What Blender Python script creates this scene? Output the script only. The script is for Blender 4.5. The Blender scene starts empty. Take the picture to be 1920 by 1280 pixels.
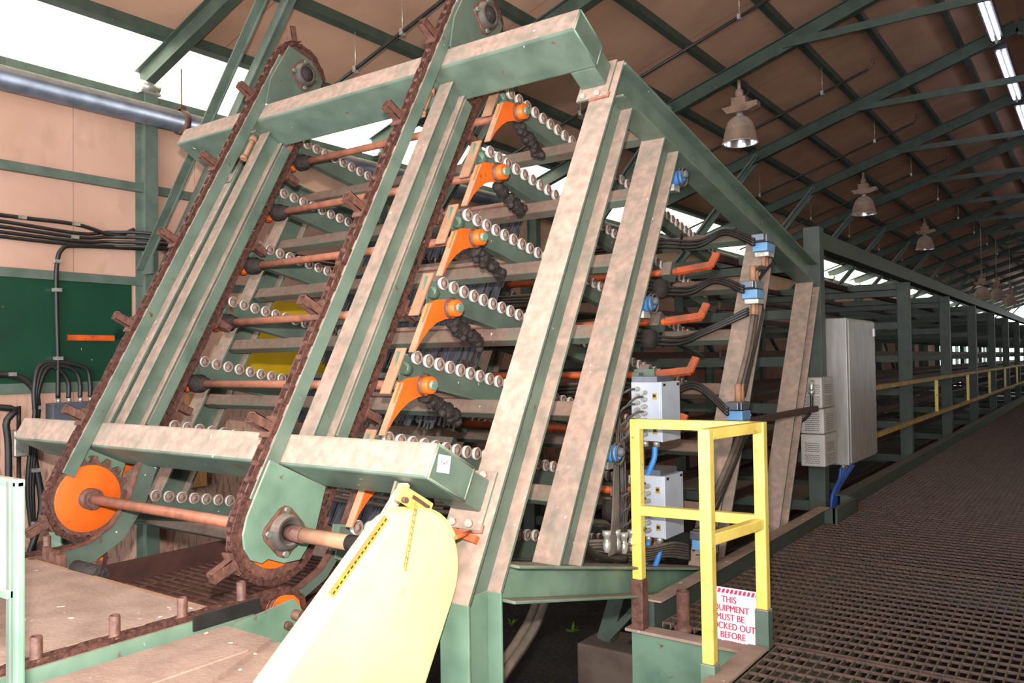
import bpy, math, random
from mathutils import Vector, Matrix
random.seed(7)
S = bpy.context.scene
COL = S.collection
# ------------------------------------------------------------------ camera
def rotv(a, b, c):
    return (Matrix.Rotation(c, 3, 'Z') @ Matrix.Rotation(b, 3, 'X') @ Matrix.Rotation(a, 3, 'Y'))
CAM = Vector((0, 0, 2.42))
M = rotv(-.62546397, -.02372805, .01443173)
rx = M @ Vector((1, 0, 0)); ry = M @ Vector((0, 0, -1)); rz = M @ Vector((0, 1, 0))
R = Matrix((rx, ry, rz))                       # camera space -> world
cd = bpy.data.cameras.new('camera'); cam = bpy.data.objects.new('camera', cd); COL.objects.link(cam)
cd.sensor_width = 36; cd.lens = 1538.4 / 1920 * 36; cd.clip_start = .05; cd.clip_end = 400
cam.matrix_world = Matrix.Translation(CAM) @ R.to_4x4()
S.camera = cam
# ------------------------------------------------------------------ colour management, sky, lights
S.view_settings.view_transform = 'Standard'; S.view_settings.look = 'None'
S.view_settings.exposure = 0.0; S.view_settings.gamma = 1; S.view_settings.use_curve_mapping = False
W = bpy.data.worlds.new('sky'); S.world = W; W.use_nodes = True
W.node_tree.nodes['Background'].inputs[0].default_value = (.86, .93, 1, 1)
W.node_tree.nodes['Background'].inputs[1].default_value = 6.0
def light(name, kind, loc, energy, color=(1, 1, 1), **kw):
    d = bpy.data.lights.new(name, kind); d.energy = energy; d.color = color
    for k, v in kw.items(): setattr(d, k, v)
    o = bpy.data.objects.new(name, d); COL.objects.link(o); o.location = loc
    return o
# the camera's own flash, a little above the lens
fl = light('camera_flash', 'SPOT', (-.05, 0, 2.68), 1600, (1, .97, .93), shadow_soft_size=.035, spot_size=math.radians(140), spot_blend=1.0)
fl.rotation_euler = Vector((-.86, .48, .22)).to_track_quat('-Z', 'Y').to_euler()
# added unseen area light behind the camera, raises ambient level beside the flash
dl = light('rear_fill_light', 'AREA', (-3.0, -3.6, 3.0), 230, (.95, .97, 1), shape='RECTANGLE', size=7, size_y=4)
dl.rotation_euler = Vector((-.15, 1, -.05)).to_track_quat('-Z', 'Z').to_euler()

# ------------------------------------------------------------------ materials
MATS = {}
def srgb(h):
    c = [int(h[i:i + 2], 16) / 255 for i in (0, 2, 4)]
    return tuple([x / 12.92 if x < .04045 else ((x + .055) / 1.055) ** 2.4 for x in c] + [1])
def new_mat(name, rough=.6, metal=0.):
    m = bpy.data.materials.new(name); m.use_nodes = True
    nt = m.node_tree; b = nt.nodes['Principled BSDF']
    b.inputs['Roughness'].default_value = rough; b.inputs['Metallic'].default_value = metal
    return m, nt, b
def noise(nt, scale, detail=3, vec=None, stretch=None):
    n = nt.nodes.new('ShaderNodeTexNoise'); n.inputs['Scale'].default_value = scale; n.inputs['Detail'].default_value = detail
    g = nt.nodes.new('ShaderNodeNewGeometry')
    if stretch:
        mp = nt.nodes.new('ShaderNodeMapping'); mp.inputs['Scale'].default_value = stretch
        nt.links.new(g.outputs['Position'], mp.inputs[0]); nt.links.new(mp.outputs[0], n.inputs['Vector'])
    else: nt.links.new(g.outputs['Position'], n.inputs['Vector'])
    return n.outputs['Fac']
def rng(nt, sock, a, b, c=0., d=1.):
    r = nt.nodes.new('ShaderNodeMapRange'); r.inputs[1].default_value = a; r.inputs[2].default_value = b
    r.inputs[3].default_value = c; r.inputs[4].default_value = d; r.clamp = True
    nt.links.new(sock, r.inputs[0]); return r.outputs[0]
def mix(nt, fac, a, b):
    m = nt.nodes.new('ShaderNodeMix'); m.data_type = 'RGBA'
    if hasattr(fac, 'links'): nt.links.new(fac, m.inputs[0])
    else: m.inputs[0].default_value = fac
    for s, i in ((a, 6), (b, 7)):
        if hasattr(s, 'links'): nt.links.new(s, m.inputs[i])
        else: m.inputs[i].default_value = s
    return m.outputs[2]
def mth(nt, op, a, b):
    m = nt.nodes.new('ShaderNodeMath'); m.operation = op; m.use_clamp = False
    for s, i in ((a, 0), (b, 1)):
        if hasattr(s, 'links'): nt.links.new(s, m.inputs[i])
        else: m.inputs[i].default_value = s
    return m.outputs[0]
def paint(name, base, dark=None, dust=None, dustamt=1., specks=0., rough=.5, rust=0., metal=0., scale=6., bump=.0, streak=None):
    """worn paint: colour mottling, settled dust on faces that look up, rust blots, droppings"""
    m, nt, b = new_mat(name, rough, metal)
    base = srgb(base); dark = srgb(dark) if dark else tuple(x * .7 for x in base[:3]) + (1,)
    n1 = noise(nt, scale, 4, stretch=streak)
    c = mix(nt, rng(nt, n1, .38, .68), base, dark)
    if rust:
        c = mix(nt, rng(nt, noise(nt, scale * 2.3, 5), .70 - rust * .2, .78 - rust * .15), c, srgb('5e3524'))
    if dust:
        g = nt.nodes.new('ShaderNodeNewGeometry'); sx = nt.nodes.new('ShaderNodeSeparateXYZ')
        nt.links.new(g.outputs['True Normal'], sx.inputs[0])
        up = rng(nt, sx.outputs[2], .12, .45)
        n2 = rng(nt, noise(nt, 9, 5), .3, .62, .55, 1.)
        lay = mth(nt, 'MULTIPLY', mth(nt, 'MULTIPLY', up, n2), dustamt)
        c = mix(nt, lay, c, mix(nt, rng(nt, noise(nt, 23, 4), .35, .65), srgb(dust), tuple(x * .72 for x in srgb(dust)[:3]) + (1,)))
        nt.links.new(rng(nt, lay, 0, 1, rough, .95), b.inputs['Roughness'])
    if specks:
        v = nt.nodes.new('ShaderNodeTexVoronoi'); v.inputs['Scale'].default_value = 13; v.inputs['Randomness'].default_value = 1
        g = nt.nodes.new('ShaderNodeNewGeometry'); mp = nt.nodes.new('ShaderNodeMapping'); mp.inputs['Scale'].default_value = (1, 1, .6); nt.links.new(g.outputs['Position'], mp.inputs[0])
        wv = nt.nodes.new('ShaderNodeTexNoise'); wv.inputs['Scale'].default_value = 30; nt.links.new(g.outputs['Position'], wv.inputs['Vector'])
        vm = nt.nodes.new('ShaderNodeVectorMath'); vm.operation = 'MULTIPLY_ADD'; vm.inputs[1].default_value = (.05, .05, .05); nt.links.new(wv.outputs['Color'], vm.inputs[0]); nt.links.new(mp.outputs[0], vm.inputs[2]); nt.links.new(vm.outputs[0], v.inputs['Vector'])
        thr = rng(nt, v.outputs['Distance'], .03 + .07 * specks, .02 + .03 * specks)
        gate = rng(nt, noise(nt, 3, 2), .52, .56)
        c = mix(nt, mth(nt, 'MULTIPLY', thr, gate), c, srgb('e8e2d6'))
    nt.links.new(c, b.inputs['Base Color'])
    if bump:
        bp = nt.nodes.new('ShaderNodeBump'); bp.inputs['Strength'].default_value = bump; bp.inputs['Distance'].default_value = .01
        nt.links.new(noise(nt, 60, 4), bp.inputs['Height']); nt.links.new(bp.outputs[0], b.inputs['Normal'])
    MATS[name] = m; return m
DUST = 'a98c7c'
paint('green_machine', '617062', '4e5d51', DUST, 1., .8, .42, .15)
paint('green_shade', '586457', '49544a', '8f7667', .8, .5, .5, .25)
paint('green_dark', '3e473e', '323b33', '6d5b4f', .8, .3, .55, .25)
paint('green_bright', '6c8470', '58705e', DUST, .7, .6, .38, .1)
paint('roof_steel', '414d41', '343f35', '564639', .4, .2, .5, .2)
paint('wall_steel', '5f6b5f', '4d594f', '83695b', .6, .3, .5, .25)
paint('rust', '684438', '4a2f27', None, rough=.6, scale=30, bump=.4)
paint('chain_rust', '613f37', '402823', None, rough=.42, scale=45, metal=.25, bump=.5)
paint('rust_tube', '9a5f45', '7c4630', 'a87660', .6, rough=.6, scale=14, bump=.2)
paint('brown_strip', 'a87a5c', '94684c', 'b48a6c', .5, rough=.75, scale=12)
paint('orange', 'dc6218', 'c45416', None, rough=.45, scale=5, rust=.35)
paint('orange_dull', 'd85a1e', 'a8431a', '8a5a44', .7, rough=.55, scale=9, rust=.5)
paint('yellow', 'ecd06c', 'dcbc54', None, rough=.4, scale=9, rust=.18)
paint('guard_yellow', 'f3ea9e', 'efe08c', None, rough=.38, scale=3, rust=.05)
paint('yellow_dirty', 'b0903a', '8a7030', '7d6548', .6, rough=.6, scale=9, rust=.3)
paint('yellow_panel', 'd8ae18', 'c89c12', None, rough=.6, scale=4)
paint('galvanised', '72767f', '595d66', '8a7a6e', .7, rough=.34, metal=.55, scale=7)
paint('zinc', 'c4c0b6', 'a09c92', None, rough=.35, metal=.6, scale=20)
paint('bolt_pink', 'c9a294', 'b58c7c', None, rough=.7, scale=25)
paint('grey_box', 'a9adb6', '9ba0aa', '8c7c70', .8, 0, .45)
paint('grey_cabinet', 'a49e98', '8f8984', '8c7c70', .6, .2, .38, metal=.25, streak=(3, 3, .5))
paint('beige_vent', 'b0a8a0', 'a39b93', '8c7c70', .4, 0, .5)
paint('dark_grey_box', '50545a', '44484e', '6f6660', .6, 0, .6)
paint('black_rubber', '23211f', '171615', '5c5048', .35, 0, .5, scale=15)
paint('hose_dusty', '4c443e', '37312d', '83705f', .7, 0, .7, scale=15)
paint('grease', '1d1614', '2e221c', None, rough=.75, scale=30, bump=1.)
paint('blue_valve', '6a97c0', '5a86b0', '7d7a78', .7, 0, .45)
paint('blue_hose', '3f86cc', '3272b8', None, rough=.45)
paint('blue_dark', '2c55a0', '24488c', None, rough=.5)
paint('wheel_white', 'd8cfc8', 'bdb0a8', None, rough=.5, scale=40)
paint('wheel_face', '8e776b', '745e54', None, rough=.75, scale=60)
paint('deck_dusty', '9f8475', '8a7062', None, rough=.85, scale=7, specks=2.2, bump=.3)
paint('wood_brown', '7a5848', '644638', '8d7262', .5, 0, .8, scale=8)
paint('plywood_tan', 'c08a58', 'a87444', None, rough=.7, scale=6, streak=(4, 4, .6))
paint('paper', 'f4f2ee', 'eceae6', None, rough=.8)
paint('ink', '3a3a4c', '2a2a3a', None, rough=.8)
paint('sign_red', 'd61f4a', 'c81a44', None, rough=.5)
paint('sign_white', 'f6f4f4', 'efecec', None, rough=.45)
paint('plant_green', '7fb52c', '5c9420', None, rough=.5)
paint('concrete', '6e5c52', '584840', '7a685c', .5, .2, .9)
paint('grating_steel', '655a4c', '4a4036', '756656', .6, .2, .6, .3, scale=3)
paint('grating_rod', '5a4034', '3f2e26', None, rough=.6, scale=12)
paint('grimy_green', '5a6657', '5c4338', '7d6153', .9, .4, .6, .4, scale=2.2)
paint('tray_rust', '4a2c24', '3a221c', '5a3a30', .6, rough=.6, scale=10)
paint('lamp_body', '9a7c68', '7a5c4a', 'c4b0a4', .8, 0, .55)
paint('tan_enclosure', 'b98a5c', 'a87a4e', None, rough=.7)
paint('screen_white', 'eceae4', 'e2e0da', None, rough=.6)
m, nt, b = new_mat('reflector', .22, .95); b.inputs['Base Color'].default_value = (.85, .85, .9, 1); MATS['reflector'] = m
def wallboard(name, a, c, stain, seam=1.22, stainamt=1.):
    m, nt, b = new_mat(name, .8)
    col = mix(nt, rng(nt, noise(nt, 1.3, 5), .35, .7), srgb(a), srgb(c))
    st = rng(nt, noise(nt, 3, 6, stretch=(1, 1.6, .8)), .56, .76, 0, .3 * stainamt)
    col = mix(nt, st, col, srgb(stain))
    g = nt.nodes.new('ShaderNodeNewGeometry'); sx = nt.nodes.new('ShaderNodeSeparateXYZ'); nt.links.new(g.outputs['Position'], sx.inputs[0])
    # splashes of mud low on the board
    low = rng(nt, sx.outputs[2], 2.35, 1.5)
    sp = rng(nt, noise(nt, 14, 6, stretch=(1, 2, .5)), .52, .60)
    col = mix(nt, mth(nt, 'MULTIPLY', mth(nt, 'MULTIPLY', low, sp), .55 * stainamt), col, srgb('5a4234'))
    f = mth(nt, 'FRACT', mth(nt, 'DIVIDE', sx.outputs[1], seam), 0)
    line = mth(nt, 'LESS_THAN', f, .006)
    col = mix(nt, mth(nt, 'MULTIPLY', line, .5), col, srgb('5c4438'))
    nt.links.new(col, b.inputs['Base Color']); MATS[name] = m
wallboard('wall_board', 'cba18c', 'bb907b', '8a6a58')
wallboard('roof_board', 'c89c80', 'b08870', '8a6650', 2.44, .5)
paint('green_board', '0b3d28', '093322', None, rough=.5, scale=3, specks=.35)
m, nt, b = new_mat('translucent_sheet', .6)
for n in list(nt.nodes):
    if n.type == 'BSDF_PRINCIPLED': nt.nodes.remove(n)
tr = nt.nodes.new('ShaderNodeBsdfTranslucent'); tr.inputs[0].default_value = (.90, .88, .74, 1)
nt.links.new(tr.outputs[0], nt.nodes['Material Output'].inputs[0]); MATS['translucent_sheet'] = m
m, nt, b = new_mat('tube_glow', .4)
b.inputs['Emission Color'].default_value = (.80, .76, 1, 1); b.inputs['Emission Strength'].default_value = 6; b.inputs['Base Color'].default_value = (.9, .9, .9, 1); MATS['tube_glow'] = m
# dirt floor
m, nt, b = new_mat('dirt', .85)
c = mix(nt, rng(nt, noise(nt, 3, 8), .35, .7), srgb('2c211c'), srgb('120d0b'))
v = rng(nt, noise(nt, 42, 4, stretch=(1, .45, 1)), .66, .70)
c = mix(nt, v, c, srgb('6e5a4c'))
nt.links.new(c, b.inputs['Base Color'])
bp = nt.nodes.new('ShaderNodeBump'); bp.inputs['Strength'].default_value = .8; bp.inputs['Distance'].default_value = .04
nt.links.new(noise(nt, 18, 8), bp.inputs['Height']); nt.links.new(bp.outputs[0], b.inputs['Normal']); MATS['dirt'] = m
# brush bristles
m, nt, b = new_mat('bristle', .7)
c = mix(nt, rng(nt, noise(nt, 60, 3, stretch=(1, .3, .05)), .4, .65), srgb('2a2a2e'), srgb('4a4a50'))
nt.links.new(c, b.inputs['Base Color']); MATS['bristle'] = m

# ------------------------------------------------------------------ mesh helpers
class MB:
    def __init__(s): s.v = []; s.f = []; s.m = []; s.mats = []; s.sm = []
    def mi(s, mat):
        if mat not in s.mats: s.mats.append(mat)
        return s.mats.index(mat)
    def add(s, vs, fs, mat=None, smooth=False):
        k = len(s.v); s.v += [Vector(p) for p in vs]; i = s.mi(mat)
        for f in fs: s.f.append([q + k for q in f]); s.m.append(i); s.sm.append(smooth)
        return s
    def obox(s, c, ax, ay, az, hx, hy, hz, mat=None):
        c = Vector(c); ax = Vector(ax) * hx; ay = Vector(ay) * hy; az = Vector(az) * hz
        vs = [c + ax * i + ay * j + az * k for i in (-1, 1) for j in (-1, 1) for k in (-1, 1)]
        return s.add(vs, [(0, 1, 3, 2), (4, 6, 7, 5), (0, 4, 5, 1), (2, 3, 7, 6), (0, 2, 6, 4), (1, 5, 7, 3)], mat)
    def box(s, x0, x1, y0, y1, z0, z1, mat=None):
        return s.obox(((x0 + x1) / 2, (y0 + y1) / 2, (z0 + z1) / 2), (1, 0, 0), (0, 1, 0), (0, 0, 1), abs(x1 - x0) / 2, abs(y1 - y0) / 2, abs(z1 - z0) / 2, mat)
    def bar(s, a, b, side, w, h, mat=None):
        """rectangular bar from a to b; side = direction of the w dimension"""
        a = Vector(a); b = Vector(b); d = (b - a); L = d.length; d /= L
        sd = Vector(side); sd = (sd - sd.dot(d) * d).normalized(); up = d.cross(sd)
        return s.obox((a + b) / 2, d, sd, up, L / 2, w / 2, h / 2, mat)
    def prism(s, poly, d, mat=None):
        """poly: list of points (3D, planar), extruded by vector d"""
        n = len(poly); P = [Vector(p) for p in poly]; d = Vector(d)
        vs = P + [p + d for p in P]
        fs = [tuple(range(n))[::-1], tuple(range(n, 2 * n))] + [(i, (i + 1) % n, n + (i + 1) % n, n + i) for i in range(n)]
        nrm = (P[1] - P[0]).cross(P[2] - P[1])
        return s.add(vs, fs, mat)
    def cyl(s, a, b, r, mat=None, n=16, r2=None, caps=True):
        a = Vector(a); b = Vector(b); d = (b - a).normalized(); r2 = r if r2 is None else r2
        t = Vector((0, 0, 1)) if abs(d.z) < .9 else Vector((1, 0, 0))
        u = d.cross(t).normalized(); w = d.cross(u)
        vs = [p + (u * math.cos(2 * math.pi * i / n) + w * math.sin(2 * math.pi * i / n)) * rr for p, rr in ((a, r), (b, r2)) for i in range(n)]
        s.add(vs, [(i, (i + 1) % n, n + (i + 1) % n, n + i) for i in range(n)], mat, True)
        if caps:
            s.add(vs[:n], [tuple(range(n))[::-1]], mat); s.add(vs[n:], [tuple(range(n))], mat)
        return s
    def lathe(s, o, d, prof, mat=None, n=24, mats=None):
        """prof: list of (distance along d, radius)"""
        o = Vector(o); d = Vector(d).normalized(); t = Vector((0, 0, 1)) if abs(d.z) < .9 else Vector((1, 0, 0))
        u = d.cross(t).normalized(); w = d.cross(u)
        ring = lambda h, r: [o + d * h + (u * math.cos(2 * math.pi * i / n) + w * math.sin(2 * math.pi * i / n)) * r for i in range(n)]
        for j in range(len(prof) - 1):
            A = ring(*prof[j]); B = ring(*prof[j + 1])
            s.add(A + B, [(i, (i + 1) % n, n + (i + 1) % n, n + i) for i in range(n)], mats[j] if mats else mat, True)
        return s
    def tube(s, pts, r, mat=None, n=8, sub=6):
        P = [Vector(p) for p in pts]
        if sub > 1 and len(P) > 2:
            Q = []
            for i in range(len(P) - 1):
                p0 = P[max(i - 1, 0)]; p1 = P[i]; p2 = P[i + 1]; p3 = P[min(i + 2, len(P) - 1)]
                for j in range(sub):
                    t = j / sub; Q.append(.5 * ((2 * p1) + (p2 - p0) * t + (2 * p0 - 5 * p1 + 4 * p2 - p3) * t * t + (3 * p1 - p0 - 3 * p2 + p3) * t ** 3))
            Q.append(P[-1]); P = Q
        vs = []; u = None
        for i, p in enumerate(P):
            d = (P[min(i + 1, len(P) - 1)] - P[max(i - 1, 0)]).normalized()
            if u is None:
                t = Vector((0, 0, 1)) if abs(d.z) < .9 else Vector((1, 0, 0)); u = d.cross(t).normalized()
            u = (u - u.dot(d) * d).normalized(); w = d.cross(u)
            vs += [p + (u * math.cos(2 * math.pi * k / n) + w * math.sin(2 * math.pi * k / n)) * r for k in range(n)]
        fs = [(i * n + k, i * n + (k + 1) % n, (i + 1) * n + (k + 1) % n, (i + 1) * n + k) for i in range(len(P) - 1) for k in range(n)]
        fs += [tuple(range(n))[::-1], tuple(range(len(vs) - n, len(vs)))]
        return s.add(vs, fs, mat, True)
    def ibeam(s, a, b, up, bw, h, tf=.012, tw=.009, mat=None):
        """up = direction of the depth h; flanges bw wide"""
        a = Vector(a); b = Vector(b); d = (b - a); L = d.length; d /= L
        u = Vector(up); u = (u - u.dot(d) * d).normalized(); sd = d.cross(u); c = (a + b) / 2
        s.obox(c + u * (h / 2 - tf / 2), d, sd, u, L / 2, bw / 2, tf / 2, mat)
        s.obox(c - u * (h / 2 - tf / 2), d, sd, u, L / 2, bw / 2, tf / 2, mat)
        return s.obox(c, d, sd, u, L / 2, tw / 2, h / 2 - tf, mat)
    def build(s, name, mat, parent=None, bevel=0., me_only=False):
        off = WL.get(parent.name, Vector()) if parent else Vector()
        me = bpy.data.meshes.new(name); me.from_pydata([p - off for p in s.v], [], s.f)
        names = [mat if q is None else q for q in s.mats]
        for q in names: me.materials.append(MATS[q])
        for p, i, sm in zip(me.polygons, s.m, s.sm): p.material_index = i; p.use_smooth = sm
        me.validate(); me.update()
        if me_only: return me
        o = bpy.data.objects.new(name, me); COL.objects.link(o)
        if parent: o.parent = parent; WL[o.name] = off.copy()
        else: WL[o.name] = Vector()
        fixn(me)
        if bevel:
            md = o.modifiers.new('bevel', 'BEVEL'); md.width = bevel; md.segments = 2; md.limit_method = 'ANGLE'; md.angle_limit = math.radians(50)
        return o
import bmesh
def fixn(me):
    bm = bmesh.new(); bm.from_mesh(me); bmesh.ops.remove_doubles(bm, verts=bm.verts, dist=1e-6) if len(bm.verts) < 3000 else None
    bmesh.ops.recalc_face_normals(bm, faces=bm.faces); bm.to_mesh(me); bm.free()
WL = {}
def tag(o, label=None, cat=None, group=None, kind=None):
    if label: o['label'] = label
    if cat: o['category'] = cat
    if group: o['group'] = group
    if kind: o['kind'] = kind
    return o
def thing(name, loc, label, cat, group=None):
    o = bpy.data.objects.new(name, None); COL.objects.link(o); o.location = loc; o.empty_display_size = .1
    WL[o.name] = Vector(loc); return tag(o, label, cat, group)
def copy_thing(o, delta, label, group=None):
    c = o.copy(); COL.objects.link(c); c.location = o.location + Vector(delta); WL[c.name] = WL[o.name] + Vector(delta)
    c['label'] = label
    if group: c['group'] = group
    for ch in list(o.children):
        d = ch.copy(); COL.objects.link(d); d.parent = c; WL[d.name] = WL[c.name]
        for g in list(ch.children):
            e = g.copy(); COL.objects.link(e); e.parent = d
    return c
def single(mb, name, mat, label, cat, group=None, bevel=0.):
    return tag(mb.build(name, mat, None, bevel), label, cat, group)
def struct(mb, name, mat, bevel=0.):
    return tag(mb.build(name, mat, None, bevel), kind='structure')

X = Vector((1, 0, 0)); Y = Vector((0, 1, 0)); Z = Vector((0, 0, 1))
# inclined face of the machine: x across, u up along the incline, v backwards through it
_i = 1.07553
I = Vector((0, math.cos(_i), math.sin(_i))); N = Vector((0, math.sin(_i), -math.cos(_i)))
O = Vector((0, 2.52, 1.463))
Qd = (N * .9605 + I * .2783).normalized()       # decks run back and slightly down
def F(x, u, v): return O + X * x + I * u + N * v
ORD = ['first', 'second', 'third', 'fourth', 'fifth', 'sixth', 'seventh', 'eighth', 'ninth', 'tenth', 'eleventh', 'twelfth', 'thirteenth', 'fourteenth', 'fifteenth', 'sixteenth', 'seventeenth', 'eighteenth', 'nineteenth', 'twentieth']
LEV = ['top', 'second highest', 'third highest', 'middle', 'third lowest', 'second lowest', 'lowest']   # k = 4..-2

# ================================================================== THE BUILDING
Y0, Y1 = -4.0, 74.0
XW, XR, XE = -7.5, -.95, 5.6
def roofz(x): return 5.38 + .3325 * ((x - XW) if x < XR else (2 * XR - x - XW))
struct(MB().box(-9, 8, Y0 - 2, Y1 + 30, -.2, 0), 'floor', 'dirt')
struct(MB().box(XW - .12, XW, Y0, 50, 0, 5.03), 'wall_left', 'wall_board')
struct(MB().box(XE, XE + .12, Y0, Y1, 0, 5.12), 'wall_right', 'wall_board')
mb = MB()
up = Vector((-.3155, 0, .949))
def slope_box(mb, xa, xb, ya, yb, t, off=0, mat=None):
    pts = [(xa, ya, roofz(xa) + off), (xb, ya, roofz(xb) + off), (xb, ya, roofz(xb) + off + t), (xa, ya, roofz(xa) + off + t)]
    mb.prism(pts, (0, yb - ya, 0), mat)
slope_box(mb, -7.0, XR, Y0, Y1, .05); slope_box(mb, XR, 2 * XR + 7.0, Y0, Y1, .05)
struct(mb, 'ceiling', 'roof_board')
mb = MB(); slope_box(mb, -8.0, -7.005, Y0, Y1, .02); struct(mb, 'window_1', 'translucent_sheet')
mb = MB(); slope_box(mb, 2 * XR + 7.005, 2 * XR + 8.0, Y0, Y1, .02); struct(mb, 'window_2_added', 'translucent_sheet')  # unseen right eave strip, mirrored from the left and added for ambient light
# eave girt and wall trims
struct(MB().box(XW, XW + .09, Y0, Y1, 4.91, 5.03).box(XW, XW + .03, Y0, Y1, 4.86, 4.905), 'trim_1', 'wall_steel')
struct(MB().box(XW, XW + .06, Y0, Y1, 4.09, 4.17), 'trim_2', 'wall_steel')
struct(MB().box(XW, XW + .04, Y0, Y1, 3.19, 3.27), 'trim_3', 'wall_steel')
struct(MB().box(XW, XW + .04, Y0, Y1, 2.20, 2.29), 'trim_4', 'wall_steel')
single(MB().box(XW, XW + .015, Y0 + .5, 4.2, 2.29, 3.19), 'wall_panel', 'green_board', 'long dark green board on the lower left wall behind the conduits', 'panel')
TY = [-2.9, .75, 4.31, 7.42] + [10.9 + 3.56 * k for k in range(18)]
# purlins
px_l = [-7.0, -6.05, -5.05, -4.23, -3.28, -2.54, -1.71]
nm = ['at the edge of the translucent eave strip', 'second up from the left eave', 'third up from the left eave', 'fourth up from the left eave', 'at the collar tie joints', 'just above the collar tie joints', 'nearest the ridge on the left slope']
for i, x in enumerate(px_l):
    mb = MB(); slope_box(mb, x - .035, x + .035, Y0, Y1, .1, -.1)
    single(mb, 'roof_purlin', 'roof_steel', 'green steel roof purlin, ' + nm[i], 'beam', 'roof purlins')
for i, x in enumerate(px_l):
    xx = 2 * XR - x; mb = MB(); slope_box(mb, xx - .035, xx + .035, Y0, Y1, .1, -.1)
    single(mb, 'roof_purlin', 'roof_steel', 'green steel purlin on the far slope, %s from the ridge' % ORD[6 - i], 'beam', 'roof purlins')
# frames: rafter, collar tie, knee brace, wall column
def near(i):
    return ['behind the photographer', 'above the photographer', 'on the pipe-side wall column at the left', 'rising behind the top box beam', 'with the nearest round lamp'][i] if i < 5 else '%s beyond the one with the nearest lamp' % ORD[i - 5]
for i, y in enumerate(TY):
    t = thing('roof_frame', (XW + .1, y, 0), 'green steel roof frame, the one ' + near(i), 'roof frame', 'roof frames')
    h = .2
    def rz_(x): return roofz(x) - .1 - h / 2
    mb = MB().ibeam((XW, y, rz_(XW)), (XR, y, rz_(XR)), (-.33, 0, 1), .1, h, .012, .01); mb.build('rafter', 'roof_steel', t)
    mb = MB().ibeam((XE, y, rz_(XE)), (XR, y, rz_(XR)), (.33, 0, 1), .1, h, .012, .01); mb.build('rafter', 'roof_steel', t)
    xc = -3.35; zc = rz_(xc) - .02
    MB().bar((xc, y - .07, zc), (2 * XR - xc, y - .07, zc), Z, .1, .03).build('collar_tie', 'roof_steel', t)
    MB().bar((xc - .12, y - .06, zc - .06), (xc + .1, y - .06, zc + .02), Z, .16, .012).build('gusset', 'roof_steel', t)
    for sx in (0, 1):
        f = (lambda x: x) if sx == 0 else (lambda x: 2 * XR - x)
        mb = MB()
        mb.ibeam((f(XW + .09), y, 0), (f(XW + .09), y, 5.02), X, .13, .18, .012, .012); mb.build('column', 'wall_steel', t)
        for s in ((-1, 1)):
            mb = MB(); a = Vector((f(XW + .2), y + s * .09, 3.35)); b = Vector((f(-4.95), y + s * .09, rz_(-4.95)))
            mb.bar(a, b, Y, .012, .09); mb.bar(a + Vector((0, s * .04, -.03)), b + Vector((0, s * .04, -.03)), Y, .08, .012)
            mb.build('knee_brace', 'wall_steel', t)
        MB().box(f(XW + .18), f(XW + .34), y - .1, y - .08, 3.28, 3.5).build('gusset', 'wall_steel', t)
        if sx == 0: MB().box(XW + .02, XW + .18, y - .1, y + .1, 5.02, 5.04).cyl((XW + .06, y - .09, 5.09), (XW + .06, y + .09, 5.09), .05).cyl((XW + .15, y - .09, 5.09), (XW + .15, y + .09, 5.09), .05).build('hinge_shoe', 'zinc', t)
# sprinkler branch pipes up the slope
SP = [5.75, 9.06, 12.45, 15.85, 19.3, 22.8, 26.3, 29.8, 33.3, 36.8]
for i, y in enumerate(SP):
    g = lambda x: 4.9 + .3325 * (x + 7.5)
    t = thing('sprinkler_pipe', (-6.6, y, 5.2), 'thin black sprinkler branch pipe climbing the roof slope, %s from the camera' % ORD[i], 'pipe', 'sprinkler branch pipes')
    MB().cyl((-7.1, y, g(-7.1)), (-2.64, y, g(-2.64)), .02, n=8).build('pipe', 'black_rubber', t)
    MB().cyl((-2.64, y, g(-2.64)), (-2.58, y, g(-2.6) + .06), .022, n=8).cyl((-2.58, y, g(-2.6) + .06), (-2.58, y, g(-2.6) + .13), .026, n=8).build('sprinkler_head', 'rust', t)
    for x in (-6.05, -5.4, -3.28):
        MB().cyl((x, y, g(x)), (x, y, roofz(x) - .02), .005, n=5).box(x - .02, x + .02, y - .025, y + .025, g(x) - .03, g(x) + .03).build('hanger', 'zinc', t)
# ridge lights
for k in range(8):
    y = 11.2 + k * 3.56
    t = thing('ridge_light', (-1.2, y, 7.1), 'long violet-white ridge light strip, %s along the roof from the camera' % ORD[k], 'light', 'ridge light strips')
    MB().box(-1.29, -1.11, y, y + 3.0, 7.16, 7.26).build('housing', 'galvanised', t)
    MB().cyl((-1.24, y + .05, 7.13), (-1.24, y + 2.95, 7.13), .022, n=8).cyl((-1.16, y + .05, 7.13), (-1.16, y + 2.95, 7.13), .022, n=8).build('tube', 'tube_glow', t)
    MB().prism([(-1.3, y + 2.98, 7.26), (-1.1, y + 2.98, 7.26), (-1.2, y + 2.98, 7.05)], (0, .04, 0)).build('end_plate', 'roof_steel', t)
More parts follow.
